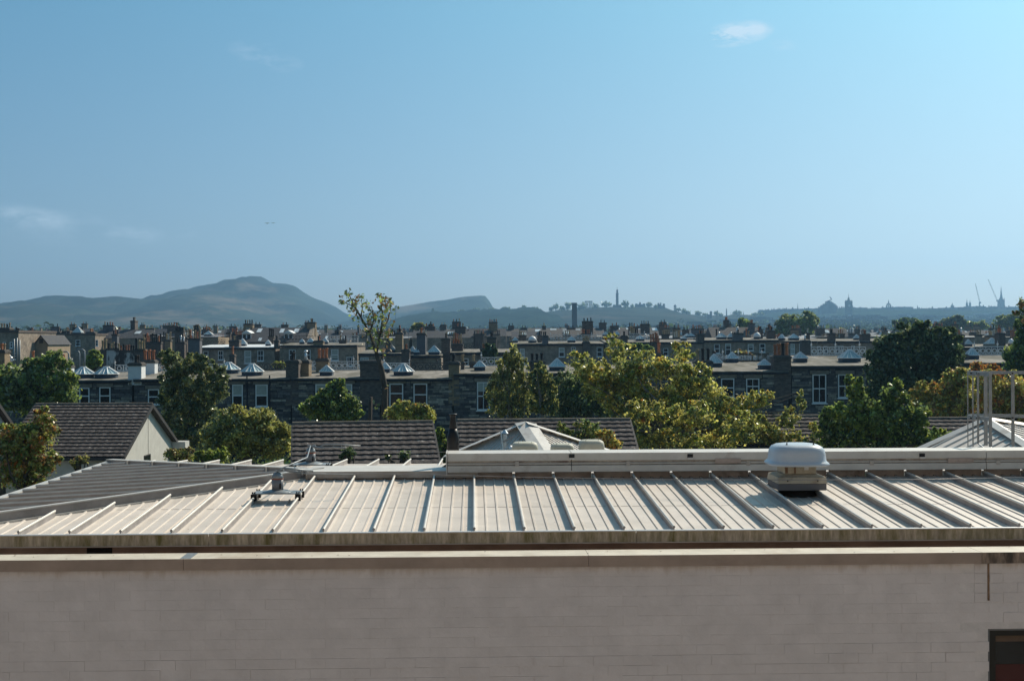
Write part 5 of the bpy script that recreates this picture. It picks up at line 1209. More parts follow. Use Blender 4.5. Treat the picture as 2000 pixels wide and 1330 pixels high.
# columns monument
t_, k = far('column_monument', 'unfinished temple of tall columns with lintel on the wooded hill', 1149.5, 603, 2600, 'monument')
mb = MB().box(-8 * k, 8 * k, -4 * k, 4 * k, -4 * k, 1 * k, 0); mb.build('plinth', m_farstone, t_)
for i in range(6): MB().lathe((-6.7 + i * 2.6 + (0, -.3, 0, .4, 0, 0)[i]) * k, -3 * k, [(.75 * k, 1 * k), (.62 * k, 13 * k)], 8).build('column', m_farstone, t_)
for i in range(3): MB().lathe((1.5 + i * 2.4) * k, 3 * k, [(.8 * k, 1 * k), (.7 * k, 13 * k)], 8).build('column', m_farstone, t_)
MB().box(-7.6 * k, 7.4 * k, -3.9 * k, -2.1 * k, 13 * k, 15 * k).build('lintel', m_farstone, t_)
# observatory
t_, k = far('observatory', 'low observatory building with small central dome on the hill', 1250, 600, 2600, 'building')
MB().box(-9.5 * k, 9.5 * k, -6 * k, 6 * k, -3 * k, 5.5 * k).build('wall', m_farstone, t_)
for sx in (-7.5, 7.5): MB().box((sx - 2) * k, (sx + 2) * k, -6.5 * k, 0, 5.51 * k, 6.8 * k).build('turret', m_farstone, t_)
MB().lathe(0, 0, [(2.0 * k, 5.5 * k), (2.0 * k, 7.5 * k), (1.5 * k, 9 * k), (.3 * k, 10 * k)], 10).build('dome', m_farstone, t_, smooth=True)
t_, k = far('castellated_building', 'castellated stone house on the shoulder of the hill', 1291, 602, 2560, 'building')
MB().box(-7 * k, 7 * k, -5 * k, 5 * k, -6 * k, 5 * k).build('wall', m_farstone, t_)
for sx, w_, h in ((-5.3, 1.7, 10), (-.8, 1.0, 10.5), (5.2, 1.9, 8.5), (-2.8, .8, 7.5)): MB().box((sx - w_) * k, (sx + w_) * k, -5.6 * k, -1 * k, 0, h * k).build('turret', m_farstone, t_)
t_, k = far('rotunda_monument', 'small round columned monument on the hillside', 1318.5, 612, 2500, 'monument')
for i in range(8):
    a_ = i * math.pi / 4; MB().lathe(math.cos(a_) * 2.1 * k, math.sin(a_) * 2.1 * k, [(.4 * k, 4 * k), (.4 * k, 13 * k)], 6).build('column', m_farstone, t_)
MB().lathe(0, 0, [(2.9 * k, -6 * k), (2.9 * k, 4 * k)], 10).build('base', m_farstone, t_)
MB().lathe(0, 0, [(2.8 * k, 13 * k), (2.7 * k, 14.5 * k), (1.2 * k, 16 * k), (.3 * k, 17.5 * k)], 10).build('roof', m_farstone, t_)
t_, k = far('square_tower', 'small square tower rising from trees on the lower slope', 1388.5, 617, 2400)
MB().box(-2 * k, 2 * k, -2 * k, 2 * k, -5 * k, 8 * k).box(-7 * k, -2 * k, -2 * k, 2 * k, -5 * k, 3 * k).build('wall', m_farstone, t_)
for sx in (-1.5, 0, 1.5): MB().box((sx - .4) * k, (sx + .4) * k, -2.2 * k, 2.2 * k, 8 * k, 9 * k).build('merlon', m_farstone, t_)
t_, k = far('obelisk', 'thin stone obelisk on the skyline dip', 1419, 620, 2500, 'monument')
MB().frus(0, 0, -6 * k, 16 * k, 1.2 * k, 1.2 * k, .8 * k, .8 * k).frus(0, 0, 16.01 * k, 18 * k, .8 * k, .8 * k, .05 * k, .05 * k).build('shaft', m_farstone, t_)
t_, k = far('church_spire', 'tiny thin spire right of the obelisk', 1452, 617, 2700, 'spire')
MB().lathe(0, 0, [(1.2 * k, -8), (1.1 * k, 1 * k), (.1 * k, 9 * k)], 6).build('spire', m_farstone, t_)
t_, k = far('church_spire', 'thin church spire above the left end of the city ridge', 1558, 605, 3000, 'spire')
MB().lathe(0, 0, [(1.6 * k, -8), (1.5 * k, 1 * k), (1.0 * k, 2 * k), (.12 * k, 13 * k)], 6).build('spire', m_farstone, t_)
t_, k = far('church_spire', 'very small spire at the left end of the ridge', 1507, 607, 3000, 'spire')
MB().lathe(0, 0, [(1.2 * k, -8), (1.1 * k, .5 * k), (.12 * k, 5 * k)], 6).build('spire', m_farstone, t_)
# curled modern hotel
t_, k = far('hotel', 'large round stepped modern building with curling tail on its roof', 1616, 604, 2750, 'building')
for i, (x0, x1, z0, z1) in enumerate(((-19, 19, -16, 2), (-17, 20, 2, 4), (-15, 20, 4, 6), (-13, 18, 6, 8), (-9, 16, 8, 10.5), (-5, 12, 10.5, 13), (-1, 9, 13, 15))):
    r0 = (x1 - x0) / 2 * k
    MB().lathe((x0 + x1) / 2 * k, 0, [(r0, z0 * k), (r0 * .97, (z1 - .4) * k), (r0 * 1.02, (z1 - .35) * k), (r0 * 1.02, z1 * k - .01)], 20).build('storey_ring', m_farstone, t_)
MB().tube([(-4 * k, 0, 14 * k), (1 * k, 0, 15.5 * k), (6 * k, 0, 17.2 * k), (8.3 * k, 0, 18.5 * k), (7 * k, 0, 21 * k), (4.5 * k, 0, 25 * k)], [1.2 * k, 1.3 * k, 1.3 * k, 1.3 * k, 1.0 * k, .5 * k], 6).build('roof_ribbon', m_farstone, t_)
MB().tube([(10 * k, 0, 10 * k), (14 * k, 0, 8 * k), (17 * k, 0, 4 * k)], [2.2 * k, 2.4 * k, 1 * k], 6).build('side_ribbon', m_farstone, t_)
# clock tower
t_, k = far('clock_tower', 'broad stone clock tower with corner turrets and domed lantern', 1657.5, 605, 2650)
MB().box(-6 * k, 6 * k, -6 * k, 6 * k, -14 * k, 13 * k).build('shaft', m_farstone, t_)
for sx in (-5, 5):
    for sy in (-5, 5): MB().lathe(sx * k, sy * k, [(1.3 * k, 12 * k), (1.3 * k, 16.5 * k), (.1 * k, 19 * k)], 8).build('turret', m_farstone, t_)
MB().lathe(0, 0, [(4.6 * k, 13 * k), (4.2 * k, 16 * k), (3 * k, 18 * k), (2.2 * k, 19 * k), (2.2 * k, 21 * k), (1.4 * k, 23 * k), (.5 * k, 25 * k), (.12 * k, 32 * k)], 8).build('lantern', m_farstone, t_)
MB().lathe(0, -6.1 * k, [(.1, 0), (.1, .1)], 6).build('finial', m_farstone, t_)
MB().add([(math.cos(a_) * 2.6 * k, -6.05 * k, 8 * k + math.sin(a_) * 2.6 * k) for a_ in [i * math.pi / 6 for i in range(12)]], [tuple(range(12))]).build('clock_face', m_farwhite, t_)
# crown steeple
t_, k = far('crown_steeple', 'church steeple topped by an open stone crown', 1735.5, 604, 3100, 'steeple')
MB().box(-4.5 * k, 4.5 * k, -4.5 * k, 4.5 * k, -8 * k, 2.5 * k).build('tower', m_farstone, t_)
for i in range(8):
    a_ = (i + .5) * math.pi / 4; c, s_ = math.cos(a_), math.sin(a_)
    MB().tube([(4.3 * c * k, 4.3 * s_ * k, 2 * k), (4.6 * c * k, 4.6 * s_ * k, 6 * k), (3.4 * c * k, 3.4 * s_ * k, 9.5 * k), (1 * c * k, 1 * s_ * k, 11.5 * k)], .75 * k, 5).build('crown_arch', m_farstone, t_)
MB().lathe(0, 0, [(1.3 * k, 10.5 * k), (1.1 * k, 13 * k), (.2 * k, 19 * k)], 6).build('pinnacle', m_farstone, t_)
# long flat block
t_, k = far('long_building', 'long flat roofed block on the ridge right of the crown steeple', 1763, 604, 2950, 'building')
MB().box(-19 * k, 19 * k, -5 * k, 5 * k, -8 * k, 4 * k).build('wall', m_farroof, t_); MB().box(-15 * k, 17 * k, -4 * k, 4 * k, 4.01 * k, 4.6 * k).build('roof', m_farroof, t_)
for px, h, lab in ((1792, 8, 'tiny pointed turret right of the long flat block'), (1821.5, 6, 'tiny pointed turret in the middle of the ridge')):
    t_, k = far('church_spire', lab, px, 604, 3000, 'spire')
    MB().lathe(0, 0, [(1.6 * k, -8), (1.4 * k, 1 * k), (.15 * k, h * k)], 6).build('spire', m_farstone, t_)
t_, k = far('domed_building', 'domed stone building left of the twin spires', 1860, 603, 2950, 'building')
MB().box(-4 * k, 4 * k, -4 * k, 4 * k, -8 * k, 3 * k).build('wall', m_farstone, t_)
MB().lathe(0, 0, [(3.4 * k, 3 * k), (3.0 * k, 5.5 * k), (1.4 * k, 7.5 * k), (.9 * k, 8 * k), (.9 * k, 9.5 * k), (.1 * k, 12 * k)], 10).build('dome', m_farstone, t_, smooth=True)
for px, h, lab in ((1888.5, 19, 'taller left one of the twin pinnacled towers'), (1894.5, 16, 'shorter right one of the twin pinnacled towers')):
    t_, k = far('pinnacled_tower', lab, px, 602, 3050)
    MB().box(-1.6 * k, 1.6 * k, -1.6 * k, 1.6 * k, -8 * k, 8 * k).build('shaft', m_farstone, t_)
    for sx in (-1.5, 1.5): MB().lathe(sx * k, 0, [(.5 * k, 6 * k), (.5 * k, 9 * k), (.05 * k, 11.5 * k)], 5).build('pinnacle', m_farstone, t_)
    MB().lathe(0, 0, [(1.3 * k, 8 * k), (.1 * k, h * k)], 6).build('spire', m_farstone, t_)
# tall gothic spire
t_, k = far('gothic_spire', 'tallest gothic church spire at the right of the skyline', 1955.5, 600, 3200, 'spire')
MB().box(-5.2 * k, 5.2 * k, -5.2 * k, 5.2 * k, -10 * k, 7 * k).build('tower', m_farstone, t_)
MB().frus(0, 0, 7.01 * k, 16 * k, 5.0 * k, 5.0 * k, 3.4 * k, 3.4 * k).build('belfry', m_farstone, t_)
for sx in (-4.6, 4.6): MB().lathe(sx * k, -4 * k, [(.9 * k, 6 * k), (.8 * k, 14 * k), (.05 * k, 18.5 * k)], 6).build('pinnacle', m_farstone, t_)
MB().lathe(0, 0, [(3.2 * k, 15.5 * k), (1.7 * k, 24 * k), (.12 * k, 41 * k)], 8).build('spire', m_farstone, t_)
# cranes: lattice luffing jibs
def crane(lab, b, tip, Y, base):
    p0 = at(b[0], b[1], Y); pt = at(tip[0], tip[1], Y)
    t_ = thing('tower_crane', lab, 'crane', at(base[0], base[1], Y), 0, 'cranes beside the gothic spire'); o_ = t_.location
    p0 = p0 - o_; pt = pt - o_; d = (pt - p0); n = 14; mb = MB(); w_ = 1.2
    sd = Vector((-d.z, 0, d.x)).normalized() * w_
    mb.tube([tuple(p0 + sd), tuple(pt + sd * .5)], .3, 4).tube([tuple(p0 - sd), tuple(pt - sd * .5)], .3, 4)
    for i in range(n):
        a_ = p0 + d * (i / n); b_ = p0 + d * ((i + 1) / n); f0 = 1 - .5 * i / n; sgn = 1 if i % 2 else -1
        mb.tube([tuple(a_ + sd * sgn * f0), tuple(b_ - sd * sgn * f0)], .22, 4)
    mb.build('jib', m_farroof, t_)
    MB().frus(0, 0, 0, p0.z, .9, .9, .9, .9).build('mast', m_farroof, t_)
    MB().frus(p0.x, 0, p0.z - 1.2, p0.z + 2.5, 2.2, 1.5, 2.2, 1.5).build('cab', m_farroof, t_)
crane('left crane, its jib leaning slightly left', (1914, 592), (1905, 554), 3100, (1913, 604))
crane('right crane, its long jib leaning far left', (1948, 588), (1930, 546), 3150, (1949, 604))

# rooftops of the city as one far mass, trees along the skyline
mb = MB()
ridge = [(1490, 608), (1544, 605), (1595, 604), (1640, 603), (1670, 602), (1700, 604), (1745, 602), (1790, 604.5), (1850, 603), (1910, 600), (1970, 601), (2040, 602)]
for i in range(420):
    px = rnd.uniform(1485, 2040); py = np.interp(px, [a for a, b in ridge], [b for a, b in ridge]) + rnd.uniform(-2.2, 1.5)
    Y = rnd.uniform(2880, 3050); p = at(px, py, Y); w_ = rnd.uniform(3, 10)
    mb.box(p.x - w_, p.x + w_, Y, Y + 8, p.z - 15, p.z, 0)
    if rnd.random() < .4: mb.box(p.x - w_ * .8, p.x - w_ * .8 + 1.6, Y + 2, Y + 4, p.z, p.z + rnd.uniform(2, 4), 0)
for i in range(900):        # buildings stepping down the slopes below the ridge
    px = rnd.uniform(-20, 2030) if i % 3 else rnd.uniform(1480, 2030)
    lo = np.interp(px, [0, 300, 700, 1000, 1350, 1500, 2000], [645, 645, 640, 640, 628, 616, 612])
    py = rnd.uniform(lo, 651); Y = np.interp(py, [605, 620, 651], [2700, 2200, 900]) * rnd.uniform(.95, 1.05)
    if px < 1300: Y = np.interp(py, [630, 651], [2000, 900]) * rnd.uniform(.95, 1.05)
    p = at(px, py, Y); w_ = rnd.uniform(4, 14); mi = 1 if rnd.random() < .22 else (2 if rnd.random() < .45 else 0)
    if mi == 1: w_ *= .5
    mb.box(p.x - w_, p.x + w_, Y, Y + 7, p.z - (7 if mi != 1 else 3), p.z, mi)
for x0, x1, py, Y in ((1298, 1342, 630, 2200), (1372, 1424, 630.5, 2200), (1905, 1975, 612, 2500), (1885, 1900, 614.5, 2500), (35, 95, 657, 800), (100, 112, 659, 700)):
    a_, b_ = at(x0, py, Y), at(x1, py, Y); mb.box(a_.x, b_.x, Y, Y + 12, a_.z - 6, a_.z, 1)
o = mb.build('distant_buildings', [m_farstone, m_farwhite, m_farroof]); tag(o, 'mass of small far city buildings on the hazy slopes', kind='stuff')

# ------------------------------------------------------------------ trees
R_ = np.random.RandomState(11)
def leaves_mesh(name, centers, normals, size, mats, midx, aspect=.62):
    n = len(centers)
    r = R_.normal(size=(n, 3)); nrm = normals / np.maximum(1e-6, np.linalg.norm(normals, axis=1))[:, None]
    nrm = nrm + r * .75; nrm /= np.linalg.norm(nrm, axis=1)[:, None]
    a = np.cross(nrm, R_.normal(size=(n, 3))); a /= np.maximum(1e-6, np.linalg.norm(a, axis=1))[:, None]; b = np.cross(nrm, a)
    s = size * R_.uniform(.6, 1.35, n)[:, None]
    V = np.empty((n, 4, 3)); V[:, 0] = centers - a * s; V[:, 1] = centers - b * s * aspect + nrm * s * .15; V[:, 2] = centers + a * s; V[:, 3] = centers + b * s * aspect + nrm * s * .15
    me = bpy.data.meshes.new(name); me.vertices.add(n * 4); me.vertices.foreach_set('co', V.ravel())
    me.loops.add(n * 4); me.loops.foreach_set('vertex_index', np.arange(n * 4, dtype=np.int32))
    me.polygons.add(n); me.polygons.foreach_set('loop_start', np.arange(0, n * 4, 4, dtype=np.int32)); me.polygons.foreach_set('loop_total', np.full(n, 4, dtype=np.int32))
    for m in mats: me.materials.append(m)
    me.polygons.foreach_set('material_index', midx.astype(np.int32)); me.update(calc_edges=True); me.validate()
    return me
def k0(Y): return Y / F
def tree(name, lab, lobes, Y, mix, leaf=.09, n=9000, trunk=None, cat='tree', group=None, clump=.33, nsub=None, droop=0, trunk_r=.16, bark=None, limbs=14, depth=.8, fuzz=.35, under=.5, ghz=None):
    """lobes: crown masses (px, py, rx, ry[, dY]); every mass is filled with clumps of leaves round the twigs"""
    n = int(n * 1.25); leaf = leaf * .86
    k = Y / F; mats = [LM[a] for a, b in mix]; wts = np.array([b for a, b in mix], float); wts /= wts.sum()
    lobes = list(lobes)
    for l in list(lobes):
        if l[2] * l[3] < 160 or cat == 'climbing plant': continue
        for q in range(5):
            a_ = R_.uniform(-.25, math.pi + .25); f_ = R_.uniform(.22, .36)
            lobes.append((l[0] + math.cos(a_) * l[2] * .9, l[1] - math.sin(a_) * l[3] * .92, l[2] * f_, l[3] * f_, (l[4] if len(l) > 4 else 0) + R_.uniform(-.5, .5) * l[2] * k0(Y)))
    area = sum(l[2] * l[3] for l in lobes); C_, N_, M_ = [], [], []; subs = []
    for l in lobes:
        dY = l[4] if len(l) > 4 else 0
        c = np.array(at(l[0], l[1], Y + dY)); rx, rz = l[2] * k, l[3] * k; ry = min(rx, rz * 1.3) * depth if rx > rz else rx * depth
        share = l[2] * l[3] / area; ns = max(5, int((nsub or 60) * share * 1.5)); nl = int(n * share)
        per = max(3, nl // ns)
        for i in range(ns):
            d = R_.normal(size=3); d /= np.linalg.norm(d); q = R_.uniform(.35, 1) ** .6
            if d[2] < -.3: q *= 1 - under * .4
            sc_ = c + d * q * np.array([rx, ry, rz]) * (1 - clump * .6)
            sr = clump * .85 * min(rx, rz) * R_.uniform(.55, 1.3)
            subs.append(sc_)
            u = R_.normal(size=(per, 3)); u /= np.linalg.norm(u, axis=1)[:, None]; rr = R_.uniform(0, 1, per) ** .5 * 1.15 * (1 + fuzz * np.abs(R_.normal(size=per)) * (R_.uniform(0, 1, per) > .7))
            sh = np.array([1, 1, .75]) * sr
            if droop: sh = np.array([.55, .55, 1 + droop]) * sr
            P_ = sc_ + u * rr[:, None] * sh
            if not droop and i % 2:         # a spray of leaves along an outward twig
                tw = d * np.array([1, 1, .8]) + np.array([0, 0, .35]) + R_.normal(size=3) * .45; tw /= np.linalg.norm(tw)
                tt_ = R_.uniform(-.6, 1.5, per)[:, None]
                P_ = sc_ + tw * tt_ * sr * 1.15 + R_.normal(size=(per, 3)) * sr * .27 * (1.5 - .5 * tt_.clip(0, 2))
            if droop: P_[:, 2] -= droop * sr * .5
            stray = R_.uniform(0, 1, per) < .14
            if stray.any():
                k_ = int(stray.sum()); v_ = R_.normal(size=(k_, 3)); v_ /= np.linalg.norm(v_, axis=1)[:, None]
                P_[stray] = c + v_ * np.array([rx, ry, rz]) * R_.uniform(.3, 1.08, (k_, 1))
            C_.append(P_); nn = u * 1.0 + (P_ - c) / max(rx, rz) * .8 + np.array([0, 0, .55]); N_.append(nn)
            base = R_.choice(len(mix), p=wts); pk = np.where(R_.uniform(0, 1, per) < .72, base, R_.choice(len(mix), per, p=wts)); M_.append(pk)
    C_ = np.concatenate(C_); N_ = np.concatenate(N_); M_ = np.concatenate(M_)
    gz = ground_z(Y); keep = C_[:, 2] > gz + .05; C_, N_, M_ = C_[keep], N_[keep], M_[keep]
    cx = sum(l[0] * l[2] * l[3] for l in lobes) / area
    if trunk is None: trunk = cx
    b = at(trunk, 700, Y); base = Vector((b.x, Y, gz))
    t_ = thing(name, lab, cat, base, 0, group); B = np.array(base)
    me = leaves_mesh('crown', C_ - B, N_, leaf, mats, M_)
    link('crown', me, t_)
    cen = Vector(np.mean(np.array(subs), axis=0)) - base; bot = min(s[2] for s in subs) - base.z
    mb = MB(); fork = Vector((cen.x * .25, cen.y * .2, max(.3, bot * .8 + cen.z * .1)))
    if bark is not False:
        mb.tube([(0, 0, -.1), tuple(fork * .5 + Vector((R_.uniform(-.1, .1), 0, 0))), tuple(fork), tuple(fork.lerp(cen, .6))], [trunk_r * 1.2, trunk_r, trunk_r * .85, trunk_r * .4], 8)
        idx = R_.choice(len(subs), min(limbs, len(subs)), replace=False)
        for i in idx:
            e = Vector(subs[i]) - base; s0 = fork.lerp(cen, R_.uniform(0, .5)); mid = s0.lerp(e, .5) + Vector(R_.normal(size=3) * .08 * (e - s0).length)
            mb.tube([tuple(s0), tuple(mid), tuple(e)], [trunk_r * .38, trunk_r * .22, trunk_r * .06], 5, cap=False)
        mb.build('trunk', bark or m_bark, t_, smooth=True)
    return t_, base

# left side
tree('maple_tree', 'green leafy tree at the left behind the tiled house', [(50, 745, 60, 40), (95, 735, 45, 38), (20, 765, 45, 40), (130, 765, 28, 35), (70, 785, 60, 35), (105, 705, 22, 18), (58, 712, 14, 12)], 88, [('green', 5), ('grey', 3), ('lime', 1)], leaf=.15, n=26000, nsub=150, trunk=70)
tree('autumn_tree', 'reddening small tree in front of the left tiled house', [(30, 880, 42, 45), (75, 850, 38, 34), (20, 925, 35, 28), (85, 905, 32, 30), (85, 818, 20, 22), (8, 850, 22, 20), (45, 940, 40, 18)], 40, [('olive', 4), ('brown', 2), ('green', 3), ('orange', .8), ('yellow', 1)], leaf=.062, n=22000, nsub=130, trunk=40, clump=.3)
tree('willow_tree', 'large grey green tree between the left house and bushes', [(326, 700, 16, 18), (345, 715, 22, 22), (378, 712, 22, 20), (402, 718, 20, 20), (425, 740, 20, 26), (335, 745, 26, 26), (370, 750, 28, 30), (405, 765, 28, 30), (432, 765, 14, 22), (330, 785, 24, 30), (365, 795, 28, 30), (400, 805, 26, 28), (345, 830, 28, 28), (380, 845, 30, 26), (400, 860, 30, 22), (350, 862, 26, 22)], 78, [('grey', 6), ('deep', 2), ('olive', 2)], leaf=.10, n=42000, nsub=230, trunk=365, clump=.28)
tree('round_shrub', 'broad rounded olive green shrub left of the middle tiled roof', [(485, 850, 75, 50), (430, 860, 40, 45), (535, 865, 38, 40), (480, 820, 45, 24)], 58, [('olive', 5), ('grey', 2), ('lime', 1), ('yellow', .6)], leaf=.075, n=42000, nsub=260, clump=.2, cat='shrub', trunk=480, fuzz=.5)
tree('bright_shrub', 'bright green low shrub at the foot of the round shrub', [(420, 895, 22, 16), (395, 893, 16, 12), (437, 885, 8, 14)], 45, [('lime', 4), ('green', 2)], leaf=.06, n=3500, nsub=40, cat='shrub')
tree('bare_shrub', 'reddish thin shrub beside the cream gable', [(345, 893, 26, 14), (330, 885, 12, 10), (368, 890, 14, 16)], 46, [('olive', 3), ('brown', 2), ('green', 1)], leaf=.05, n=2600, nsub=34, cat='shrub')
tree('shrub', 'small shrub in front of the left house windows', [(150, 905, 12, 14), (165, 898, 9, 12)], 50, [('olive', 2), ('brown', 1)], leaf=.05, n=1000, nsub=14, cat='shrub')
tree('bushy_tree', 'dark green bushy tree in front of the wide white window', [(648, 800, 52, 34), (655, 775, 32, 24), (615, 800, 28, 22), (685, 805, 24, 22), (662, 755, 14, 14)], 72, [('green', 5), ('deep', 2), ('lime', 1)], leaf=.10, n=22000, nsub=130, clump=.28)
tree('shrub', 'yellow green shrub under the two white modern windows', [(800, 810, 46, 22), (785, 800, 22, 16), (828, 815, 22, 20), (815, 795, 12, 10)], 66, [('olive', 3), ('lime', 2), ('yellow', 1), ('orange', .3)], leaf=.075, n=10000, nsub=90, cat='shrub')
tree('shrub', 'green shrub between the middle roof and the black flue', [(863, 878, 20, 28), (855, 850, 12, 16), (870, 895, 16, 14)], 52, [('lime', 2), ('green', 3), ('deep', 2)], leaf=.07, n=4500, nsub=40, cat='shrub')
tree('climber', 'small dark climber growing over the middle tiled roof', [(680, 885, 16, 12), (672, 893, 12, 8)], 41.5, [('deep', 3), ('green', 1)], leaf=.045, n=1100, nsub=14, cat='climbing plant')
tree('climber', 'small climber on the right part of the middle tiled roof', [(790, 888, 14, 10), (758, 893, 7, 6)], 41.5, [('deep', 3), ('green', 1)], leaf=.045, n=900, nsub=12, cat='climbing plant')
# the tall thin tree
TY = 72; b = at(735, 700, TY); base = Vector((b.x, TY, 0))
tt = thing('thin_tree', 'tall pruned tree with bare trunk and sparse leafy tips against the sky', 'tree', base)
mb = MB(); LP = []
def tp(px, py, dY=0): return at(px, py, TY + dY) - base
mb.tube([tp(752, 900), tp(750, 820), tp(752, 760), tp(745, 720), tp(735, 690)], [.22, .2, .17, .14, .12], 8)
mb.tube([tp(722, 900), tp(722, 830), tp(724, 775)], [.16, .12, .1], 8)
for pts, r0 in (([(735, 690), (722, 650), (705, 620), (690, 592), (680, 572)], .085), ([(735, 692), (742, 655), (748, 620), (745, 600), (746, 580)], .075), ([(722, 650), (730, 625), (726, 600), (718, 595)], .05), ([(705, 620), (692, 600), (672, 590), (664, 585)], .05),
                ([(742, 655), (758, 625), (763, 600), (761, 588)], .05), ([(705, 620), (708, 600), (705, 582)], .04), ([(742, 655), (728, 640), (730, 618)], .04), ([(748, 635), (765, 640)], .025), ([(735, 690), (726, 672), (715, 665)], .03), ([(745, 700), (755, 680), (752, 660)], .03)):
    P_ = [tp(x, y, rnd.uniform(-.4, .4)) for x, y in pts]
    mb.tube([tuple(p) for p in P_], [r0 * (1 - .8 * i / (len(P_) - 1)) for i in range(len(P_))], 6)
    for i in range(len(P_) - 1):
        L_ = (P_[i + 1] - P_[i]).length
        for q in range(int(L_ * 15 * (.5 + i * .35))):
            c = P_[i].lerp(P_[i + 1], rnd.random()); LP.append(c + Vector((rnd.gauss(0, .16), rnd.gauss(0, .2), rnd.gauss(0, .16))))
for px, py, rr, nn_ in ((668, 588, 6, 14), (680, 575, 9, 36), (690, 600, 12, 60), (705, 580, 7, 20), (716, 597, 8, 26), (722, 625, 14, 70), (743, 582, 7, 24), (752, 590, 12, 60), (757, 600, 9, 36), (748, 625, 10, 46), (756, 650, 13, 50), (725, 650, 16, 50), (735, 670, 14, 36), (692, 622, 5, 9), (765, 635, 5, 8), (750, 685, 10, 16), (737, 790, 6, 10), (757, 757, 3, 6)):
    for q in range(int(nn_ * .62)): LP.append(tp(px + rnd.gauss(0, rr * .55), py + rnd.gauss(0, rr * .55), rnd.gauss(0, .5)))
LP = np.array([tuple(p) for p in LP])
me = leaves_mesh('crown', LP, R_.normal(size=LP.shape) + np.array([0, 0, .5]), .115, [LM['green'], LM['brown'], LM['deep'], LM['olive']], R_.choice(4, len(LP), p=[.28, .32, .32, .08]))
link('crown', me, tt); mb.build('trunk', m_bark, tt, smooth=True)
# middle
tree('birch_tree', 'tall drooping birch left of the yellowing tree', [(1004, 682, 9, 16), (1000, 700, 16, 18), (986, 716, 18, 20), (1016, 718, 17, 20), (975, 742, 19, 22), (1003, 745, 20, 22), (1030, 748, 17, 22), (968, 770, 20, 22), (995, 775, 20, 22), (1026, 778, 20, 22), (975, 800, 24, 18), (1010, 803, 26, 18), (958, 755, 8, 14), (1042, 770, 8, 14)], 80, [('olive', 6), ('grey', 3), ('deep', .8), ('yellow', 1)], leaf=.08, n=24000, nsub=210, droop=1.0, clump=.22, bark=m_palebark, trunk=1000, trunk_r=.14)
tree('birch_tree', 'smaller rounder birch just right of the tall drooping one', [(1055, 722, 13, 14), (1048, 740, 15, 18), (1066, 745, 15, 18), (1052, 765, 17, 20), (1074, 770, 14, 20), (1045, 792, 18, 18), (1070, 795, 18, 18), (1082, 785, 9, 14)], 78, [('olive', 4), ('deep', 3), ('yellow', .4)], leaf=.085, n=13000, nsub=80, droop=.6, clump=.28, bark=m_palebark)
tree('dark_tree', 'dark green tree between the birches and yellowing tree', [(1110, 765, 36, 36), (1145, 780, 40, 42), (1185, 790, 36, 36), (1105, 800, 36, 24)], 86, [('deep', 4), ('grey', 3), ('green', 1)], leaf=.10, n=22000, nsub=120)
tree('yellowing_tree', 'wide windblown tree turning yellow in the middle right', [(1130, 710, 30, 22, 2), (1160, 735, 34, 28), (1215, 690, 30, 20, 2), (1205, 735, 50, 36), (1265, 720, 45, 34), (1320, 730, 42, 34), (1240, 790, 60, 46), (1310, 800, 62, 52), (1370, 790, 52, 50), (1360, 740, 34, 28), (1410, 820, 55, 44), (1460, 800, 40, 34), (1475, 845, 45, 32), (1520, 850, 34, 28), (1540, 820, 22, 24), (1400, 865, 70, 24), (1290, 860, 60, 26), (1490, 775, 22, 12), (1565, 790, 8, 26), (1500, 868, 50, 20), (1565, 862, 30, 18), (1440, 840, 40, 30), (1225, 850, 40, 30), (1240, 750, 40, 36), (1150, 770, 20, 18), (1172, 745, 30, 24), (1195, 778, 32, 28), (1222, 812, 32, 30), (1320, 862, 60, 22, -3), (1230, 866, 40, 18, -3), (1410, 860, 60, 22, -3), (1350, 815, 50, 30, -3), (1260, 810, 40, 30, -3), (1450, 828, 36, 26, -3), (1590, 845, 12, 20), (1330, 690, 24, 22, 3), (1195, 668, 14, 16, 3), (1360, 850, 60, 30)],
     55, [('yellow', 5), ('olive', 5), ('lime', 2), ('green', 2), ('gold', .6), ('orange', .12), ('grey', 1.5)], leaf=.075, n=82000, nsub=620, clump=.26, trunk=1300, trunk_r=.2, limbs=60, fuzz=.7, bark=m_palebark)
tree('orange_shrub', 'orange tinted shrub beside the right cream vent', [(1185, 858, 20, 16), (1200, 870, 16, 12), (1170, 850, 8, 10)], 46, [('gold', 2), ('orange', .8), ('olive', 2), ('green', 1)], leaf=.06, n=2400, nsub=30, cat='shrub')
tree('shrub', 'dark green shrub in front of the long brown tiled roof', [(1100, 842, 12, 20), (1150, 845, 22, 22), (1120, 855, 18, 14), (1130, 830, 8, 10)], 47, [('deep', 2), ('green', 2), ('olive', 2), ('yellow', .3)], leaf=.055, n=3400, nsub=44, cat='shrub')
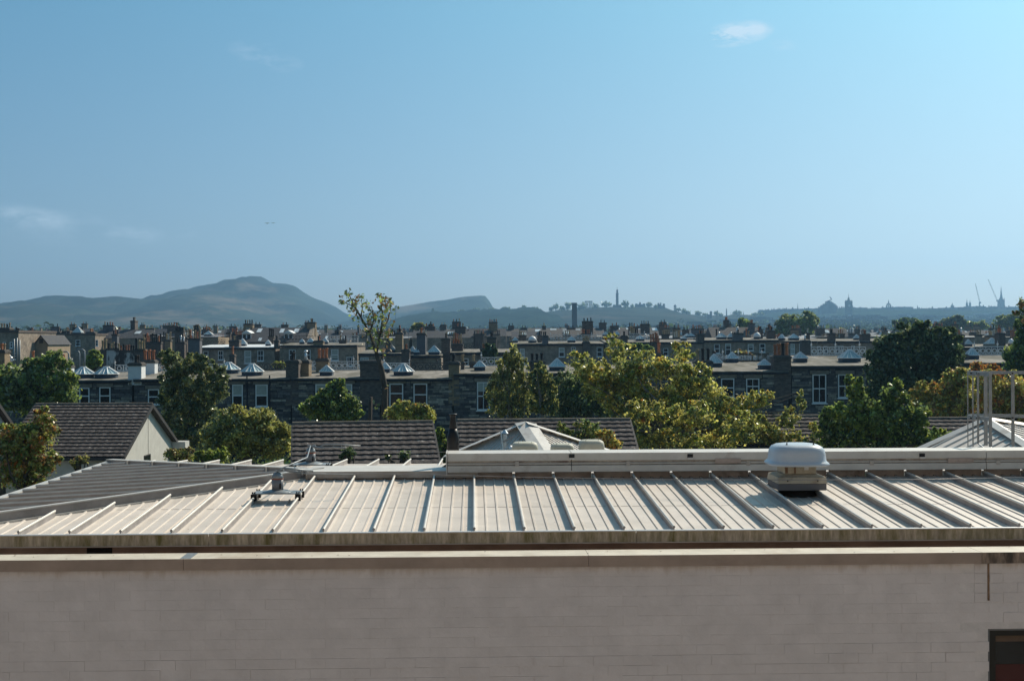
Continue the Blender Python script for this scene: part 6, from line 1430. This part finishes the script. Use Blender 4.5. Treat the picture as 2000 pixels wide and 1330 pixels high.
# right
tree('sycamore_tree', 'bright green branching tree in front of the right stone house', [(1668, 760, 18, 24), (1680, 785, 24, 24), (1640, 820, 34, 30), (1700, 820, 42, 36), (1745, 780, 26, 36), (1740, 830, 44, 40), (1660, 855, 45, 26), (1735, 862, 50, 22), (1790, 860, 34, 28), (1655, 740, 8, 10), (1618, 850, 20, 24), (1790, 815, 24, 30), (1830, 862, 40, 22), (1625, 872, 30, 14), (1880, 858, 26, 16)], 50, [('green', 5), ('lime', 2), ('deep', 2.5)], leaf=.085, n=42000, nsub=280, clump=.26, trunk=1715, limbs=30)
tree('chestnut_tree', 'large dark broad crowned tree above the right shrubs', [(1780, 690, 70, 42), (1735, 705, 42, 34), (1835, 700, 42, 40), (1790, 655, 55, 24), (1770, 740, 70, 34), (1830, 745, 40, 30), (1850, 665, 24, 22), (1715, 725, 26, 24), (1720, 760, 40, 24), (1700, 800, 36, 30)], 92, [('deep', 6), ('grey', 1.6)], leaf=.15, n=52000, nsub=230, clump=.3, trunk=1775, trunk_r=.35)
tree('golden_shrub', 'golden brown tall shrub left of the guard cage', [(1820, 800, 34, 50), (1865, 770, 36, 46), (1845, 840, 42, 34), (1880, 810, 28, 48), (1870, 740, 22, 20), (1800, 770, 18, 24)], 64, [('olive', 4), ('yellow', 2), ('brown', 1.2), ('gold', .9), ('orange', .7), ('green', 1)], leaf=.085, n=30000, nsub=200, cat='shrub')
tree('golden_shrub', 'golden brown tall shrub seen through the guard cage', [(1940, 790, 46, 46), (1985, 780, 40, 50), (1925, 745, 26, 22), (1960, 835, 55, 30), (2030, 800, 50, 50), (1905, 830, 20, 30)], 66, [('olive', 4), ('yellow', 2), ('brown', 1.4), ('gold', .8), ('orange', .7)], leaf=.085, n=28000, nsub=180, cat='shrub')
tree('rust_shrub', 'rusty orange shrub top above the guard cage hoop', [(1925, 722, 26, 12), (1905, 712, 12, 9), (1950, 728, 16, 9)], 70, [('orange', 3), ('brown', 2), ('olive', 1)], leaf=.075, n=3600, nsub=40, cat='shrub')
tree('maple_tree', 'dark green tree at the right edge above the cage', [(2010, 700, 44, 40), (1985, 715, 26, 26), (2020, 740, 40, 24), (1995, 640, 14, 20), (1998, 665, 18, 18)], 84, [('green', 4), ('deep', 4), ('lime', .6)], leaf=.13, n=15000, nsub=90)
tree('overhanging_tree', 'overhanging sparse branch tip at the right edge on the skyline', [(1996, 592, 12, 12), (2015, 615, 22, 22), (1985, 612, 8, 5)], 60, [('green', 2), ('brown', 2), ('deep', 1)], leaf=.09, n=1500, nsub=26, clump=.3, trunk=2060)
# trees among the far roofs
for lab, lobes, Y, n_, mx in (
    ('light green tree between the tenements and chimney wall', [(184, 703, 14, 16), (176, 712, 10, 10)], 140, 4000, [('lime', 3), ('green', 2)]),
    ('hazy round tree beyond the left chimneys', [(280, 653, 28, 10), (300, 654, 18, 8), (265, 656, 14, 7)], 420, 5000, [('green', 3), ('grey', 2)]),
    ('tall loose far tree above the right terraces, larger of two', [(1555, 635, 34, 22), (1535, 645, 20, 15), (1582, 632, 16, 20), (1550, 655, 30, 10)], 330, 13000, [('green', 4), ('grey', 3)]),
    ('small far palm like tree left of the larger far tree', [(1452, 638, 14, 14), (1445, 650, 9, 12), (1462, 644, 10, 12)], 330, 4500, [('green', 3), ('deep', 2)]),
    ('low rounded olive tree among the far roofs', [(1398, 648, 14, 7)], 380, 1500, [('olive', 3), ('green', 1)]),
    ('dark far tree left of the chestnut crown top', [(1768, 632, 22, 9), (1782, 628, 16, 6)], 480, 4200, [('deep', 3), ('green', 2)]),
    ('far hazy tree mass behind the chestnut crown', [(1865, 630, 22, 12), (1840, 636, 14, 8)], 520, 5000, [('deep', 2), ('grey', 3)]),
    ('far hazy hedge like trees right of the chestnut crown', [(1900, 638, 26, 9), (1918, 634, 9, 8)], 520, 4000, [('grey', 3), ('green', 2)]),
    ('far hazy tree mass at the right edge below the spire', [(1970, 630, 30, 12), (1990, 625, 20, 10)], 470, 6000, [('green', 2), ('grey', 3)]),
    ('small olive tree beside the thin grey chimney', [(1642, 648, 8, 8), (1628, 652, 8, 6)], 400, 1200, [('olive', 3)]),
    ('dark flat topped tree left of the slim dark chimneys', [(818, 636, 12, 4), (812, 640, 8, 4)], 300, 1200, [('olive', 2), ('deep', 2)]),
    ('russet tree in front of the small white dome house', [(1448, 694, 16, 9), (1462, 697, 12, 7)], 150, 2600, [('brown', 3), ('olive', 2)]),
    ('green tree behind the yellowing tree at the second terrace', [(1250, 688, 24, 14), (1232, 684, 14, 10)], 150, 5000, [('green', 3), ('deep', 2)]),
    ('ivy patch on the end wall right of the slim chimneys', [(958, 690, 12, 18)], 150, 1600, [('deep', 3)]),
    ('light olive shrub behind the iron cresting', [(545, 713, 14, 6)], 125, 900, [('olive', 2), ('lime', 1)])):
    tree('far_tree', lab, lobes, Y, mx, leaf=.0016 * Y + .02, n=n_, nsub=max(12, n_ // 110), clump=.3)
# trees standing on the skyline of the wooded hill: each its own crown
sky_trees = [(1085, 601, 5, 6), (1098, 604, 5, 4), (1109, 599, 6, 6), (1076, 605, 4, 4), (1138, 600, 7, 6), (1130, 604, 5, 4), (1161, 600, 7, 5), (1184, 596, 9, 5), (1221, 596, 6, 6), (1235, 600, 4, 3), (1268, 597, 6, 4), (1280, 600, 4, 3), (1324, 606, 5, 3), (1335, 609, 4, 4), (1343, 612, 4, 4),
             (1363, 613, 6, 4), (1377, 615, 5, 3), (1399, 614, 5, 4), (1408, 616, 4, 3), (1440, 613, 9, 4), (1475, 615, 7, 3), (1487, 614, 5, 3), (1023, 601, 4, 3), (1045, 604, 6, 3), (990, 604, 6, 3), (960, 606, 6, 3), (930, 606, 7, 3), (900, 610, 7, 4), (845, 606, 2, 3), (773, 600, 1.5, 2)]
for px, py, rx, ry in sky_trees:
    tree('hill_tree', unique(('broad' if rx > ry * 1.3 else 'round') + ' hill tree ' + place_words(px), ('paired', 'clumped')), [(px, py - ry * .25, rx * 1.35, ry * 1.35)], 2480, [('deep', 3), ('green', 2)], leaf=1.3, n=int(160 + rx * ry * 14), nsub=10, clump=.4, group='trees on the hill skyline', trunk_r=.5, limbs=2)
# scattered far tree mass filling the gaps between the roofs and slopes
Cc, Nn, Mm = [], [], []
for i in range(420):
    px = R_.uniform(-20, 2020); Y = R_.uniform(700, 1900); py = np.interp(Y, [700, 1200, 1900], [653, 649, 640]) + R_.uniform(-2, 3)
    if px > 1300: py -= np.interp(Y, [700, 1900], [0, 12])
    c = np.array(at(px, py, Y)); r = R_.uniform(4, 9); m_ = 26
    u = R_.normal(size=(m_, 3)); u /= np.linalg.norm(u, axis=1)[:, None]
    Cc.append(c + u * r * np.array([1.5, 1, .7]) * R_.uniform(.5, 1, (m_, 1))); Nn.append(u + np.array([0, 0, .6])); Mm.append(R_.choice(3, m_))
me = leaves_mesh('far_woodland', np.concatenate(Cc), np.concatenate(Nn), 1.6, [LM['deep'], LM['fardark'], LM['fardark']], np.concatenate(Mm))
o = link('far_woodland', me); tag(o, 'scattered far tree crowns between the houses on the hazy slopes', kind='stuff')
# undergrowth filling the gardens between the houses
Cc, Nn = [], []
for i in range(260):
    px = R_.uniform(-30, 2030); Y = R_.uniform(68, 100); c = np.array(at(px, 700, Y)); c[2] = R_.uniform(.3, 1.6); r = R_.uniform(1.0, 2.0); m_ = 130
    u = R_.normal(size=(m_, 3)); u /= np.linalg.norm(u, axis=1)[:, None]
    Cc.append(c + u * r * R_.uniform(.5, 1, (m_, 1))); Nn.append(u + np.array([0, 0, .6]))
Cc = np.concatenate(Cc); me = leaves_mesh('garden_undergrowth', Cc, np.concatenate(Nn), .16, [LM['deep'], LM['green']], R_.choice(2, len(Cc)))
o = link('garden_undergrowth', me); tag(o, 'dark undergrowth in the gardens behind the tiled houses', kind='stuff')
# two birds
for px, py, s_ in ((522, 436.5, .45), (534, 436, .35)):
    p = at(px, py, 180)
    o = MB().add([(-.9 * s_, 0, .12 * s_), (-.35 * s_, .1, .16 * s_), (0, .28 * s_, 0), (0, -.3 * s_, 0), (.9 * s_, 0, .12 * s_), (.35 * s_, .1, .16 * s_), (0, 0, .09 * s_), (0, 0, -.09 * s_)],
                 [(0, 1, 6, 3), (4, 3, 6, 5), (1, 2, 6), (5, 6, 2), (0, 3, 7), (4, 7, 3), (1, 0, 7, 2), (5, 2, 7, 4)]).build('bird', m_dark, loc=tuple(p)); tag(o, ('larger left' if px < 530 else 'smaller right') + ' one of two distant birds above the highest hill', 'bird', 'two birds above the left hill')

# specks of debris on the metal roof and the coping
mb = MB()
for i in range(130):
    on_cop = i % 4 == 0
    u = rnd.uniform(-4.2, 5.2); v = rnd.uniform(wv + .0, wv + .24) if on_cop else rnd.uniform(.1, 2.6)
    if not on_cop and v > u - UC - .2: continue
    z = cz1 + .001 if on_cop else zroof(v) + .0085
    w_ = loc_w(u, v, z); r = rnd.uniform(.003, .009) * (1.4 if on_cop else 1); a_ = rnd.uniform(0, 3.14); c, q = math.cos(a_) * r, math.sin(a_) * r
    mb.add([(w_.x - c, w_.y - q, w_.z), (w_.x + q * .5, w_.y - c * .5, w_.z + .002), (w_.x + c, w_.y + q, w_.z), (w_.x - q * .5, w_.y + c * .5, w_.z + .003)], [(0, 1, 2, 3)], rnd.choice((0, 0, 1)))
o = mb.build('leaf_litter', [m_stain, m_barge]); tag(o, 'scattered dead leaves and specks on the metal roof and coping', kind='stuff')
